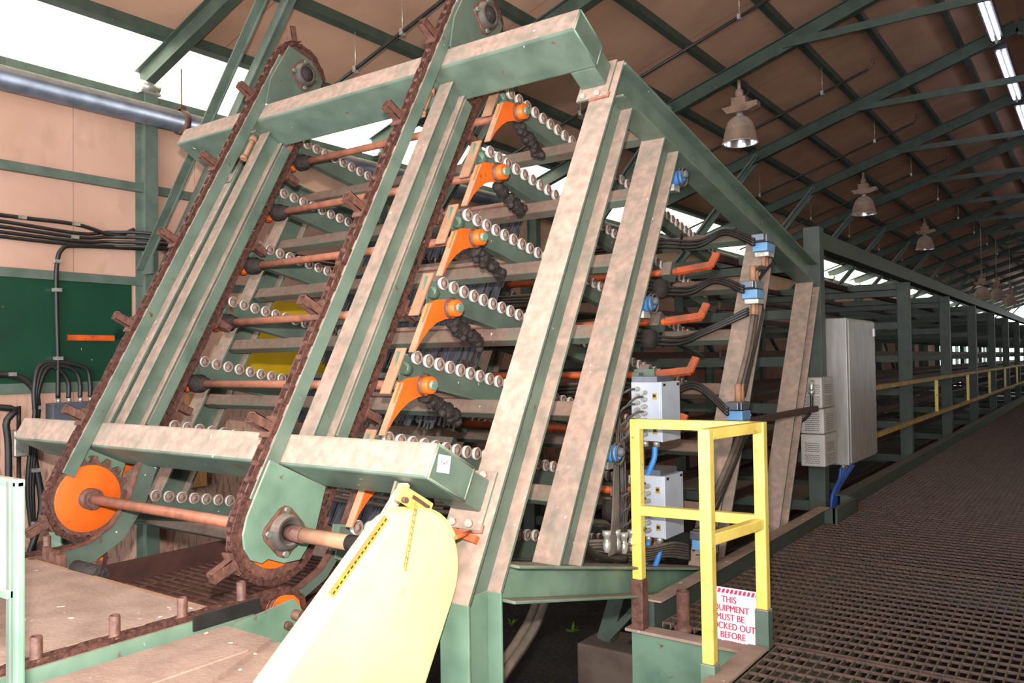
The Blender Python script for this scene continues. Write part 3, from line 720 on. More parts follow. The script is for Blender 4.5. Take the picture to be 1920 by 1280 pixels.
for k in range(4, -3, -1):
    for x, w in ((-2.89, 'nearest'), (-3.82, 'middle'), (-4.75, 'farthest')):
        single(MB().box(x - .012, x + .012, 7.3, PY[-1], zlev(k) - .07, zlev(k) + .0).box(x, x + .05, 7.3, PY[-1], zlev(k) - .07, zlev(k) - .062), 'rack_rail', 'tray_rust', 'rusty rail running down the rack on the %s level, %s from the catwalk' % (LEV[4 - k], w), 'rail', 'rack rails')
# diagonal braces between levels
for i in range(1, 6):
    single(MB().bar((-5.4, PY[i], 3.3), (-5.4, PY[i + 1], 1.2), X, .05, .05), 'rack_brace', 'green_dark', 'thin diagonal brace at the back of the rack, %s bay beyond the cabinet' % ORD[i - 1], 'brace', 'rack braces')
# boards resting low in the rack
for i, (y, z) in enumerate(((8.6, 1.60), (9.9, .72))):
    single(MB().box(-4.7, -2.95, y, y + 1.0, z + .002, z + .03), 'deck_tray', 'green_shade', ['green metal tray lying on the lowest lit rack level', 'green tray at floor level in the rack'][i], 'tray', 'rack trays')
# yellow guard rail down the rack
t = thing('guard_rail', (-2.02, 9.2, 1.5), 'dirty yellow double guard rail running along the rack beyond the cabinet', 'guard rail')
for z, nm in ((2.07, 'top_rail'), (1.55, 'mid_rail')):
    MB().box(-2.09, -2.03, 9.25, PY[-1], z - .025, z + .025).build(nm, 'yellow_dirty', t, .004)
for j in range(14):
    y = 13.7 + j * 3.47; MB().box(-2.08, -2.04, y - .03, y + .03, 1.57, 2.05).build('upright', 'yellow', t)

# ================================================================== CATWALK
def grating(x0, x1, y0, y1, label, pitch=.045, rod=.1):
    t = thing('grating_panel', (x0, y0, .97), label, 'grating', 'catwalk grating panels')
    mb = MB(); n = int((x1 - x0) / pitch)
    for i in range(n + 1):
        x = x0 + i * (x1 - x0) / n; mb.box(x - .0035, x + .0035, y0, y1, .965, .995)
    mb.build('bearing_bars', 'grating_steel', t)
    mb = MB(); n = int((y1 - y0) / rod)
    for i in range(n + 1):
        y = y0 + .01 + i * (y1 - y0 - .02) / n; mb.box(x0, x1, y - .004, y + .004, .984, .998)
    mb.build('cross_rods', 'grating_rod', t)
    return t
grating(-1.35, 1.6, -1.0, 4.08, 'steel bar grating panel beside the yellow cage, nearest the camera')
grating(-1.98, 1.6, 4.10, 6.03, 'steel bar grating panel just past the yellow cage')
grating(-1.98, 1.6, 6.05, 12.0, 'steel bar grating panel beside the grey cabinet')
for i in range(8):
    grating(-1.98, 1.6, 12.02 + i * 6, 18.0 + i * 6, 'steel bar grating panel, %s one beyond the cabinet' % ORD[i], .09 if i else .06, .2 if i else .12)
mb = MB()
for y in [1.0, 3.9] + [6.04 + 3 * k for k in range(18)]:
    mb.box(-1.9 if y > 4 else -1.3, 1.6, y - .04, y + .04, .80, .96)
for x in (.1, 1.55): mb.box(x - .05, x + .05, -1, 60, .78, .955)
for y in (1.2, 6.5, 12, 18, 24, 30, 36, 42, 48, 54):
    for x in (1.5, -1.2 if y < 4 else -1.85): mb.box(x - .06, x + .06, y - .06, y + .06, 0, .8)
single(mb, 'catwalk_framing', 'green_dark', 'dark green framing under the steel grating catwalk', 'framing')
t = thing('toe_board', (-2, 4, .9), 'green steel kerb along the rack side of the catwalk', 'kerb')
MB().box(-2.03, -1.99, 4.02, 7.30, .82, 1.12).build('kerb', 'green_dark', t)
MB().box(-2.036, -1.95, 4.02, 7.30, 1.12, 1.13).build('top_flange', 'deck_dusty', t)
MB().box(-2.03, -1.99, 8.0, 60, .82, 1.12).box(-2.08, -1.96, 8.0, 60, 1.12, 1.13).build('far_kerb', 'green_dark', t)
MB().box(-2.03, -1.90, 7.30, 7.34, .82, 1.12).box(-1.92, -1.88, 7.3, 8.0, .82, 1.12).box(-2.03, -1.88, 7.98, 8.02, .82, 1.12).build('kerb_jog', 'green_dark', t)
t = thing('platform_edge', (-1.7, 3.9, .6), 'green steel edge channel under the yellow cage with dusty flanges', 'channel')
MB().box(-2.10, -1.42, 3.97, 3.99, .62, .97).build('web', 'green_bright', t)
MB().box(-2.12, -1.40, 3.93, 4.03, .97, .985).box(-2.12, -1.40, 3.92, 4.0, .60, .62).build('flange', 'deck_dusty', t)
MB().box(-1.42, -1.40, -1.0, 3.97, .62, 1.0).build('side_web', 'green_machine', t)
MB().box(-1.46, -1.36, -1.0, 3.97, 1.0, 1.012).build('side_flange', 'deck_dusty', t)
t = thing('stub_pipe', (-1.93, 4.03, .985), 'short rusty pipe stub standing behind the left cage post', 'pipe stub')
MB().lathe((-1.86, 4.10, .97), Z, [(0, .05), (.03, .05), (.03, .035), (.21, .035), (.21, .026), (.12, .026)], n=20).build('pipe', 'rust', t)
# yellow cage
t = thing('guard_railing', (-1.5, 4, 1), 'bright yellow square-tube guard railing around the platform corner', 'railing')
r = .028
A = (-2.045, 3.96); B = (-1.475, 3.53); Cc = (-1.40, 4.03)
for (x, y), zb in ((A, 1.25), (B, 1.05), (Cc, 1.18)):
    MB().box(x - r, x + r, y - r, y + r, zb, 2.10).build('post', 'yellow', t, .006)
for (a, b, n) in ((A, Cc, 'rear'), (B, Cc, 'side')):
    for z, nm in ((2.075, 'top_rail'), (1.615 if n == 'rear' else 1.60, 'mid_rail')):
        MB().bar((a[0], a[1], z), (b[0], b[1], z), Z, .052, .05).build(nm, 'yellow', t, .005)
for (x, y), zb, m_ in ((A, 1.25, 'rust'), (B, 1.05, 'green_bright'), (Cc, 1.18, 'green_machine')):
    MB().box(x - .034, x + .034, y - .034, y + .034, .60 if y < 3.6 else .985, zb).build('post_socket', m_, t, .004)
# sign on the platform edge
t = thing('warning_sign', (-1.55, 4.06, .98), 'white warning sign with red stripes and red lettering behind the yellow cage posts', 'sign')
sx0, sx1, sz0, sz1, sy = -1.725, -1.43, .92, 1.245, 4.06
MB().box(sx0, sx1, sy, sy + .003, sz0, sz1).build('plate', 'sign_white', t)
mb = MB(); w = .016
n = 13
for i in range(n):
    x = sx0 + .008 + i * (sx1 - sx0 - .03) / (n - 1)
    mb.prism([(x, sy - .0015, sz1 - .028), (x + .014, sy - .0015, sz1 - .028), (x + .022, sy - .0015, sz1 - .006), (x + .008, sy - .0015, sz1 - .006)], (0, .0012, 0))
mb.build('hazard_stripes', 'sign_red', t)
for s, z, xc in (('THIS', 1.170, -1.585), ('EQUIPMENT', 1.125, -1.585), ('MUST BE', 1.080, -1.580), ('LOCKED OUT', 1.035, -1.572), ('BEFORE', .990, -1.568), ('ENTERING', .945, -1.565)):
    for dx in (-.0011, 0, .0011): text_mesh('lettering', s, .047, (xc - .004 + dx, sy - .0012 - dx * .2, z), X, Z, 'sign_red', t, .0008, 'CENTER', 0, .82)
text_mesh('lettering', 'T', .044, (-1.443, sy - .0012, 1.168), X, Z, 'sign_red', t, .0008, 'LEFT', .0003)
single(MB().box(-2.03, -1.99, 5.15, 7.2, 1.955, 2.0), 'handrail_bar', 'tray_rust', 'flat dark brown bar running from the yellow cage to the vented boxes', 'rail')

# cabinets
t = thing('electrical_cabinet', (-2.05, 8.6, 1.4), 'tall grey electrical cabinet standing against the rack posts', 'cabinet')
MB().box(-2.16, -1.955, 8.05, 9.16, 1.40, 2.78).build('body', 'grey_cabinet', t, .008)
MB().box(-1.955, -1.94, 8.08, 9.14, 1.42, 2.765).build('door', 'grey_cabinet', t, .004)
MB().box(-1.94, -1.93, 9.06, 9.12, 2.62, 2.70).build('tag', 'sign_white', t)
MB().box(-2.2, -2.16, 8.1, 9.1, 1.5, 1.56).box(-2.2, -2.16, 8.1, 9.1, 2.6, 2.66).build('mounting_rail', 'green_dark', t)
for j in range(4): MB().cyl((-2.05, 8.2 + .08 * j, 1.40), (-2.05, 8.2 + .08 * j, 1.35), .022, n=8).build('gland', 'zinc', t)
t = thing('cable_set', (-2.05, 8.3, 1.1), 'cluster of blue cables dropping from the bottom of the tall cabinet', 'cable')
for j in range(5): MB().tube([(-2.06 + .01 * j, 8.15 + .08 * j, 1.36), (-2.07, 8.12 + .06 * j, 1.25), (-2.1, 7.98 + .045 * j, 1.12), (-2.11, 7.96 + .03 * j, .9), (-2.12, 8.0, .6)], .016, n=6).build('cable', 'blue_dark', t)
def vented(z0, z1, d, label):
    t = thing('vented_box', (-1.98, 7.3, z0), label, 'enclosure', 'perforated enclosures')
    x0, x1, ya, yb = -2.165 - d * .3, -1.985 + d, 7.30 - d, 7.66
    MB().box(x0, x1, ya, yb, z0, z1).build('case', 'beige_vent', t, .012)
    mb = MB(); nz = max(3, int((z1 - z0 - .06) / .017)); 
    for i in range(10):
        for j in range(nz):
            if (j % 6) == 5 and nz > 9: continue
            x = x0 + .04 + i * .0125 + (.006 if j % 2 else 0); z = z0 + .03 + j * .017
            mb.cyl((x, ya - .0006, z), (x, ya + .002, z), .0045, n=6)
    for i in range(13):
        for j in range(nz):
            if (j % 6) == 5 and nz > 9: continue
            y = ya + .08 + i * .018 + (.009 if j % 2 else 0); z = z0 + .03 + j * .017
            mb.cyl((x1 + .0006, y, z), (x1 - .002, y, z), .0045, n=6)
    tag(mb.build('vent_holes', 'black_rubber', t), kind='stuff')
    return t
v1 = vented(1.972, 2.24, 0, 'topmost small perforated beige box beside the tall cabinet, with a metal elbow')
v2 = vented(1.752, 1.968, .015, 'middle perforated beige box of the three beside the tall cabinet')
v3 = vented(1.47, 1.748, .02, 'lowest and tallest perforated beige box beside the tall cabinet')
t = thing('conduit_elbow', (-2.0, 7.2, 2.1), 'metal elbow and black conduit curving down from the top vented box', 'conduit')
MB().tube([(-2.06, 7.30, 2.20), (-2.05, 7.24, 2.20), (-2.05, 7.22, 2.17), (-2.05, 7.22, 2.13)], .018).cyl((-2.05, 7.22, 2.14), (-2.05, 7.22, 2.09), .024, n=8).build('elbow', 'zinc', t)
MB().tube([(-2.05, 7.22, 2.1), (-2.05, 7.21, 2.0), (-2.07, 7.18, 1.92), (-2.12, 7.1, 1.86), (-2.16, 7.1, 1.82)], .014).build('conduit', 'black_rubber', t)
# junction boxes on the near side
strut = MB().box(-2.24, -2.20, 4.30, 4.36, 1.2, 2.34).box(-2.26, -2.13, 4.36, 4.38, 1.95, 2.36)
single(strut, 'mounting_strut', 'green_shade', 'upright green strut that carries the two grey junction boxes', 'strut')
def jbox(z0, z1, y, label):
    t = thing('junction_box', (-2.05, y, z0), label, 'junction box', 'grey junction boxes')
    x0, x1 = -2.21, -2.03
    MB().box(x0, x1, y, y + .24, z0, z1).build('case', 'grey_box', t, .004)
    MB().box(x1, x1 + .012, y - .002, y + .242, z0 - .002, z1 + .002).build('cover', 'grey_box', t, .003)
    MB().box(x0, x1 - .02, y + .01, y + .23, z1, z1 + .03).build('bracket', 'galvanised', t)
    mb = MB()
    nrow = 7
    for r_ in range(nrow):
        for c in range(2):
            z = z1 - .04 - r_ * (z1 - z0 - .06) / nrow - c * .02; x = x0 + .045 + c * .045
            g = MB(); g.cyl((x, y, z), (x, y - .022, z), .014, n=8).cyl((x, y - .022, z), (x, y - .04, z), .01, n=8)
            g.build('cable_gland', 'zinc', t)
    for z in (z1 - .08, z0 + .06): MB().box(x1 - .045, x1 - .02, y - .004, y, z - .018, z + .018).box(x1 - .041, x1 - .024, y - .006, y - .004, z - .006, z + .01, 'black_rubber').build('rating_label', 'yellow_dirty', t)
    for yy in (y + .02, y + .20): MB().box(x1 + .012, x1 + .0135, yy, yy + .03, z1 - .025, z1 - .01).build('corner_mark', 'black_rubber', t)
    mb = MB()
    for q, xx in enumerate((x1 - .05, x1 - .12)): MB().cyl((xx, y + .05, z0), (xx, y + .05, z0 - .035), .02, n=8).build('lower_gland', 'zinc', t)
    return t
jbox(1.955, 2.29, 4.22, 'upper grey junction box with a column of cable glands above the yellow cage')
jbox(1.41, 1.76, 4.24, 'lower grey junction box with cable glands inside the yellow cage')
t = thing('gland_cables', (-2.25, 4.2, 1.3), 'thick tied bundle of thin black cables beside the grey junction boxes', 'cable')
for j in range(14):
    up_ = j < 7
    z = (2.25 if up_ else 1.72) - (j % 7) * .042; x = -2.165 + (j % 2) * .045
    xb = -2.245 + .012 * (j % 5) - .03; yb = 4.16 + .012 * (j // 5)
    MB().tube([(x, 4.19 if up_ else 4.2, z), (x - .02, 4.14, z - .005), (x - .07, 4.13, z - .05), (xb, yb, z - .16), (xb, yb, min(z - .3, 1.5)), (xb - .005, yb, 1.25), (xb, yb + .03, 1.16)], .0065, n=5).build('cable', 'hose_dusty', t)
for z in (1.92, 1.66, 1.4): MB().obox((-2.25, 4.185, z), X, Y, Z, .045, .03, .006).build('cable_tie', 'black_rubber', t)
for (pts, lab) in (([(-2.09, 4.27, 1.92), (-2.09, 4.26, 1.86), (-2.11, 4.25, 1.8), (-2.14, 4.26, 1.74), (-2.16, 4.28, 1.66)], 'bright blue corrugated conduit between the two grey junction boxes'),
                   ([(-2.15, 4.29, 1.38), (-2.155, 4.28, 1.3), (-2.17, 4.27, 1.24), (-2.18, 4.26, 1.2)], 'blue corrugated conduit under the lower junction box, left one'),
                   ([(-2.08, 4.29, 1.38), (-2.08, 4.28, 1.32), (-2.10, 4.27, 1.25), (-2.13, 4.26, 1.2)], 'blue corrugated conduit under the lower junction box, right one')):
    mb = MB(); mb.tube(pts, .015, n=10)
    P = [Vector(p) for p in pts]
    for i in range(len(P) - 1):
        for q in range(6):
            c = P[i].lerp(P[i + 1], (q + .5) / 6); d = (P[i + 1] - P[i]).normalized(); mb.cyl(c - d * .002, c + d * .002, .0175, n=10)
    single(mb, 'blue_conduit', 'blue_hose', lab, 'conduit', 'blue conduits')
# valve blocks on the third column with hose pairs
def valve(u, v, label, x=-2.03):
    c = F(x, u, v); t = thing('valve_block', tuple(c), label, 'valve', 'blue valve blocks')
    ax = Vector((0, 1, 0)); az = Z
    MB().obox(c + Z * .045, X, ax, az, .05, .075, .028).obox(c + Z * .045 - Y * .1, X, ax, az, .045, .03, .024).build('upper_body', 'galvanised', t, .004)
    MB().obox(c - Z * .02, X, ax, az, .055, .08, .032).build('lower_body', 'blue_valve', t, .004)
    MB().obox(c - Z * .035 + Y * .11, X, ax, az, .035, .03, .03).build('solenoid', 'blue_hose', t, .006)
    MB().cyl(c - Z * .035 + Y * .14, c - Z * .035 + Y * .18, .024, n=12).cyl(c + Z * .03 + Y * .075, c + Z * .03 + Y * .13, .018, n=8).build('coil_nut', 'zinc', t)
    MB().obox(c - Z * .07 + Y * .02, X, ax, az, .05, .06, .016).build('manifold', 'zinc', t)
    for d in (0, .055): MB().cyl(c - Z * .085 + Y * d, c - Z * .17 + Y * (d - .01), .017, n=10).build('fitting', 'brown_strip', t)
    MB().tube([c + Y * .12 + Z * .02, c + Y * .19 + Z * .01, c + Y * .2 - Z * .1, c + Y * .16 - Z * .2], .007, n=6).build('wire', 'black_rubber', t)
    return c
vc = [valve(3.23, 2.22, 'topmost grey and blue valve block at the head of the third column'),
      valve(2.80, 2.18, 'second grey and blue valve block down the third column'),
      valve(1.90, 2.28, 'third blue valve block down the third column, behind the yellow cage rail'),
      valve(.95, 2.1, 'lowest blue valve block, low inside the yellow cage')]
for i in range(3):
    t = thing('hose_pair', tuple(vc[i]), 'pair of dusty hydraulic hoses running between the %s and %s valve blocks' % (ORD[i], ORD[i + 1]), 'hose', 'hydraulic hose pairs')
    for d in (0, .055): MB().tube([vc[i] + Vector((0, d - .01, -.17)), (vc[i] + vc[i + 1]) / 2 + Vector((.01, d, 0)), vc[i + 1] + Vector((0, d, .16))], .019, n=8).build('hose', 'hose_dusty', t)
    for d in (0, .055): MB().cyl(vc[i + 1] + Vector((0, d, .19)), vc[i + 1] + Vector((0, d, .07)), .022, n=10).build('crimp', 'brown_strip', t)
    for d in (.10, .115, .13): MB().tube([vc[i] + Vector((.02, d + .04, -.12)), (vc[i] + vc[i + 1]) / 2 + Vector((.02, d, 0)), vc[i + 1] + Vector((0, d, .1))], .006, n=5).build('wire', 'black_rubber', t)
# hoses lying along the rear cross tubes into the valves
for i, (k, c) in enumerate(((4, vc[0]), (3, vc[1]), (2, vc[1] + Vector((0, 0, -.12))), (1, vc[2]))):
    u2 = 1.55 + .44 * k + .02
    t = thing('tube_hoses', tuple(F(-2.6, u2, 2.1)), 'black hoses lying along the rear cross tube of the %s deck' % LEV[4 - k], 'hose', 'cross tube hoses')
    for j in range(3):
        MB().tube([F(-4.6, u2 + .09 - .03 * j, 2.29), F(-3.6, u2 + .07 - .03 * j, 2.28), F(-3.0, u2 + .1 - .035 * j, 2.28), F(-2.6, u2 + .04 - .03 * j, 2.27), F(-2.35, u2 + .08 - .02 * j, 2.22), c + Vector((-.02, -.14, .03 - .02 * j)) if i != 2 else c + Vector((-.02, -.04, -.02 * j))], .012, n=6).build('hose', 'black_rubber', t)
    MB().obox(F(-2.75, u2 + .08, 2.33), X, I, N, .004, .055, .06).build('cable_tie', 'black_rubber', t)
# round blue sensors on the near side
for i, (u, v, lab) in enumerate(((2.86, .936, 'round blue sensor with coiled cable at the top near the second column'), (1.946, .928, 'round blue sensor with coiled cable halfway up behind the second column'), (1.024, .923, 'round blue sensor with coiled cable low behind the second column'))):
    c = F(-2.12, u, v); t = thing('sensor', tuple(c), lab, 'sensor', 'round blue sensors')
    MB().lathe(c, (1, -.3, .2), [(-.05, 0), (-.05, .035), (0, .045), (.03, .045), (.05, .03), (.05, 0)], n=18).build('body', 'blue_hose', t)
    MB().lathe(c + Vector((.05, -.015, .01)), (1, -.3, .2), [(0, .022), (.03, .022), (.035, 0)], n=12).build('cap', 'dark_grey_box', t)
    MB().tube([c + (Y * math.cos(a) + Z * math.sin(a)) * .055 + X * (.02 + a * .004) for a in [j * .6 for j in range(18)]], .006, n=5, sub=2).build('coiled_cable', 'hose_dusty', t)
    MB().obox(c - X * .03 - Z * .06, X, Y, Z, .03, .04, .02).build('bracket', 'zinc', t)
# hose bundle on the bottom beam
t = thing('hose_bundle', (-2.1, 3.6, 1.4), 'bundle of dusty hoses lying on the bottom side beam inside the cage', 'hose')
def qb(y, dz=0, x=-2.12): return Vector((x, y, 1.575 - .229 * (y - 2.83) + dz))
for j in range(6):
    MB().tube([qb(3.55, .05 + .02 * (j % 3), -2.2), qb(3.75, .04 + .015 * j, -2.15 + .01 * j), qb(4.1, .02 + .016 * j, -2.13 + .012 * j), qb(4.4, .06 + .016 * j, -2.1 + .01 * j), qb(4.78, .05 + .016 * j, -2.12)], .011, n=6).build('hose', 'hose_dusty', t)
t = thing('hose_fittings', (-2.1, 3.6, 1.5), 'elbowed black hose with shiny couplings above the bottom beam', 'fittings')
MB().tube([qb(3.55, .20, -2.10), qb(3.62, .20, -2.10), qb(3.70, .2, -2.10), qb(3.76, .16, -2.10), qb(3.77, .08, -2.10)], .021).build('hose', 'black_rubber', t)
MB().tube([qb(3.5, .22, -2.14), qb(3.52, .12, -2.14), qb(3.6, .05, -2.12), qb(3.75, .03, -2.12), qb(3.95, .03, -2.12)], .021).build('lower_hose', 'black_rubber', t)
for y, dz in ((3.68, .06), (3.78, .07), (3.86, .06), (3.95, .08)):
    MB().lathe(qb(y, dz, -2.08), Z, [(0, .013), (.02, .022), (.05, .022), (.055, .017), (.08, .017), (.085, .024), (.11, .024), (.11, 0)], n=8).build('coupling', 'zinc', t)
t = thing('thin_cable_bundle', tuple(F(-2.06, .5, .8)), 'fan of thin dusty cables running down beside the second column foot', 'cable')
for j in range(9):
    MB().tube([Vector((-2.10, 3.84 + .002 * j, 2.02)), Vector((-2.10, 3.80 + .006 * j, 1.8)), Vector((-2.08, 3.74 + .008 * j, 1.6)), Vector((-2.07, 3.68 + .016 * j, 1.42))], .006, n=5).build('cable', 'hose_dusty', t)

# ================================================================== YELLOW CHAIN GUARD
t = thing('chain_guard', (-2.15, 1.9, 1.2), 'large pale yellow rounded chain guard hanging in front of the corner column', 'guard')
gc = Vector((0, 2.28, 1.62)); gr = .25
dL = Vector((0, -.774, -.633)); dR = Vector((0, -.51, -.86)); dn = Vector((0, -.65, -.76)); sd = Vector((0, .76, -.65))
pts = []
for j in range(19):
    a = math.radians(-30.7 + (129.3 + 30.7) * j / 18); pts.append(gc + Y * (gr * math.cos(a)) + Z * (gr * math.sin(a)))
pts.append(pts[-1] + dL * 1.25); pts.append(pts[0] + dR * 1.25)
P3 = [Vector((-2.10, p.y, p.z)) for p in pts]
MB().prism(P3, X * -.12).build('shell', 'guard_yellow', t, .012)
# dark slot and rim strip at the upper left edge
j0 = gc - sd * gr
e = MB()
for j in range(6, 18):
    a0 = math.radians(-30.7 + 160 * j / 18); a1 = math.radians(-30.7 + 160 * (j + 1) / 18)
    pa, pb = [gc + Y * (gr * 1.01 * math.cos(a)) + Z * (gr * 1.01 * math.sin(a)) for a in (a0, a1)]
    e.bar(Vector((-2.105, pa.y, pa.z)), Vector((-2.105, pb.y, pb.z)), X, .012, .004)
e.build('rim_lip', 'guard_yellow', t)
a = pts[18] + Vector((0, .03, .045)); b = a + dL * .34
MB().bar(Vector((-2.13, a.y, a.z)), Vector((-2.13, b.y, b.z)), X, .012, .022).build('slotted_strip', 'yellow_dirty', t)
mb = MB()
for j in range(16):
    c = a.lerp(b, (j + .5) / 16); mb.obox(Vector((-2.1235, c.y, c.z)), X, dL, X.cross(dL), .001, .006, .0025)
tag(mb.build('strip_slots', 'grease', t))
hp = Vector((-2.092, gc.y - .03, gc.z + gr + .01))
MB().obox(Vector((-2.12, 2.29, 1.90)), X, Vector((0, .87, -.5)), Vector((0, .5, .87)), .012, .10, .03).build('hinge_bracket', 'yellow', t, .006)
MB().cyl((-2.108, 2.22, 1.915), (-2.09, 2.22, 1.915), .012, n=8).bar((-2.106, 2.27, 1.92), (-2.106, 2.36, 1.865), X, .006, .014).build('bracket_bolt', 'rust', t)
mb = MB(); q = Vector((-2.092, 2.27, 1.885))
for j in range(11):
    c = q + Vector((0, -.006 * j, -.021 * j)); 
    ring = [c + (Y * .008 * math.cos(k * math.pi / 4) if j % 2 else X * .006 * math.cos(k * math.pi / 4)) + Z * .014 * math.sin(k * math.pi / 4) for k in range(9)]
    mb.tube(ring, .0028, n=5, sub=1)
mb.build('safety_chain', 'yellow_dirty', t)
t = thing('support_tube', (-2.3, 2.34, 1.9), 'pale bare support strut slanting from the lower box beam to the guard', 'strut')
MB().bar(F(-2.27, .36, -.33), F(-2.25, .12, -.42), X, .05, .02).build('strut', 'bolt_pink', t, .004)
single(MB().prism([F(-2.3, .36, -.36), F(-2.3, .36, -.15), F(-2.3, .06, -.10), F(-2.3, .02, -.34)], X * .012), 'guard_back_plate', 'green_shade', 'green back plate behind the top of the yellow guard', 'plate')
single(MB().bar(F(-2.20, .27, -.04), F(-2.07, .25, -.04), I, .03, .02).cyl(F(-2.12, .28, -.03), F(-2.08, .22, -.16), .009, n=8), 'latch_pin', 'orange_dull', 'rusty orange latch pin beside the top right of the yellow guard', 'latch')
single(MB().box(-2.42, -2.34, 1.98, 2.10, 0, 1.30), 'timber_post', 'wood_brown', 'brown timber post behind the yellow guard', 'post')

# ================================================================== INFEED CONVEYOR
ZC = 1.46
t = thing('infeed_deck', (-3.5, 1.2, ZC), 'wide dusty speckled infeed deck plate between the conveyor chains', 'deck')
MB().box(-4.47, -2.93, -1.5, 1.93, ZC - .02, ZC).build('plate', 'deck_dusty', t)
MB().box(-4.47, -2.93, 1.90, 1.96, ZC - .05, ZC - .005).build('end_angle', 'brown_strip', t)
MB().box(-4.3, -2.93, 1.25, 1.29, ZC - .0005, ZC + .0015).build('seam_strip', 'deck_dusty', t)
for x in (-4.4, -3.0): MB().box(x - .04, x + .04, -1.5, 1.8, 0, ZC - .05).build('support_wall', 'green_dark', t)
t = thing('side_deck', (-2.6, 1, ZC), 'second dusty deck plate on the near side of the conveyor chain', 'deck')
MB().prism([(-2.78, -1.5, ZC - .055), (-2.78, 1.93, ZC - .055), (-2.50, 1.93, ZC - .055), (-2.30, 1.5, ZC - .055), (-2.30, -1.5, ZC - .055)], (0, 0, .012)).build('plate', 'deck_dusty', t)
MB().prism([(-2.46, -1.5, ZC - .043), (-2.46, 1.80, ZC - .043), (-2.62, 1.80, ZC - .043), (-2.62, -1.5, ZC - .043)], (0, 0, .006)).build('top_strip', 'deck_dusty', t)
MB().prism([(-2.5, 1.93, ZC - .055), (-2.28, 2.02, ZC - .055), (-2.1, 1.6, ZC - .055), (-2.1, -1.5, ZC - .055), (-2.5, -1.5, ZC - .055)], (0, 0, -.012)).build('shelf', 'deck_dusty', t)
MB().prism([(-2.3, 1.96, ZC - .07), (-2.12, 1.6, ZC - .07), (-2.12, -1.5, ZC - .07), (-2.14, -1.5, ZC - .22), (-2.14, 1.6, ZC - .22), (-2.3, 1.95, ZC - .22)], (-.02, 0, 0)).build('side_plate', 'green_machine', t)
MB().box(-2.75, -2.3, -1.5, 1.6, 0, ZC - .23).build('base', 'wood_brown', t)
def conv(x, label):
    t = thing('conveyor_chain', (x, 1.2, ZC), label, 'conveyor', 'infeed conveyor chains')
    ye, r = 2.28, .085; zc = ZC - .085 - .01
    MB().box(x + .028, x + .042, -1.5, 2.1, ZC - .11, ZC - .01).build('side_rail', 'green_bright', t)
    MB().box(x - .03, x + .03, -1.5, 2.1, ZC - .05, ZC - .025).build('wear_bar', 'rust', t)
    mb = MB(); p = .06; y = -1.5; i = 0
    P = []
    while y < ye: P.append((y, ZC - .005)); y += p
    nA = 6
    for j in range(nA + 1):
        a = math.pi * j / nA; P.append((ye + (r + .005) * math.sin(a), zc + (r + .005) * math.cos(a)))
    y = ye
    while y > 1.6: y -= p; P.append((y, zc - r - .005))
    for i in range(len(P) - 1):
        A = Vector((x, *P[i])); B = Vector((x, *P[i + 1])); d = (B - A).normalized(); L = (B - A).length; nn = d.cross(X); w = .024 if i % 2 else .018
        for s in (-1, 1): mb.obox((A + B) / 2 + X * s * w, d, X, nn, L / 2 + .008, .003, .014)
        mb.cyl(A - X * .03, A + X * .03, .007, n=6).cyl(A - X * .016, A + X * .016, .013, n=7)
    mb.build('chain', 'chain_rust', t)
    k = 0
    for y in [-1.09 + .2633 * q for q in range(13)]:
        if y > 2.15: break
        MB().lathe((x, y, ZC), Z, [(0, .024), (.01, .019), (.075, .019), (.08, .017), (.08, .012), (.03, .012)], n=14).build('chain_pin', 'rust', t)
    sp = MB().cyl((x - .01, ye, zc), (x + .01, ye, zc), r, n=20).build('sprocket', 'rust', t)
    MB().cyl((x + .009, ye, zc), (x + .02, ye, zc), r * .95, n=24).cyl((x - .02, ye, zc), (x - .009, ye, zc), r * .95, n=24).build('sprocket_face', 'orange', sp)
    MB().cyl((x - .12, ye, zc), (x + .12, ye, zc), .022, n=12).build('stub_axle', 'rust', t)
    return t
cv = conv(-2.87, 'nearer rusty conveyor chain with upright pins along the infeed deck')
cv2 = conv(-4.52, 'farther conveyor chain on the far edge of the infeed deck')
MB().box(-2.825, -2.815, 1.82, 2.12, ZC - .045, ZC + .01).build('black_cover_bar', 'black_rubber', cv)
MB().prism([(-2.81, 1.98, ZC - .06), (-2.81, 2.28, ZC - .03), (-2.81, 2.33, ZC - .10), (-2.81, 2.30, ZC - .22), (-2.81, 2.0, ZC - .22)], (.012, 0, 0)).build('bearing_plate', 'green_bright', cv)
MB().cyl((-2.80, 2.24, ZC - .13), (-2.78, 2.24, ZC - .13), .018, n=10).build('plate_bolt', 'rust', cv)
# curved transfer guides
def curve_guide(x, path, label, wd):
    t = thing('curved_guide', (x, 2.4, ZC), label, 'guide', 'curved transfer guides')
    pv = [Vector((x, *q)) for q in path]; nr = []
    for i in range(len(pv)):
        d = (pv[min(i + 1, len(pv) - 1)] - pv[max(i - 1, 0)]).normalized(); n_ = d.cross(X)
        if n_.z > 0: n_ = -n_
        nr.append(pv[i] + n_ * wd)
    mb = MB()
    for i in range(len(pv) - 1): mb.prism([pv[i], pv[i + 1], nr[i + 1], nr[i]], X * .01)
    mb.build('web', 'green_shade', t)
    mb = MB()
    for i in range(len(path) - 1): mb.bar(Vector((x + .005, *path[i])), Vector((x + .005, *path[i + 1])), X, .04, .007)
    mb.build('wear_edge', 'rust', t)
curve_guide(-2.96, [(2.33, 1.41), (2.43, 1.42), (2.554, 1.476), (2.65, 1.577), (2.72, 1.69), (2.80, 1.85), (2.88, 2.0)], 'curved green transfer guide sweeping up beside the near lower sprocket', .06)
curve_guide(-4.42, [(1.6, 1.45), (1.94, 1.455), (2.08, 1.465), (2.234, 1.487), (2.35, 1.552), (2.456, 1.697), (2.503, 1.84), (2.56, 1.96)], 'curved green transfer guide sweeping up beside the far orange sprocket', .11)
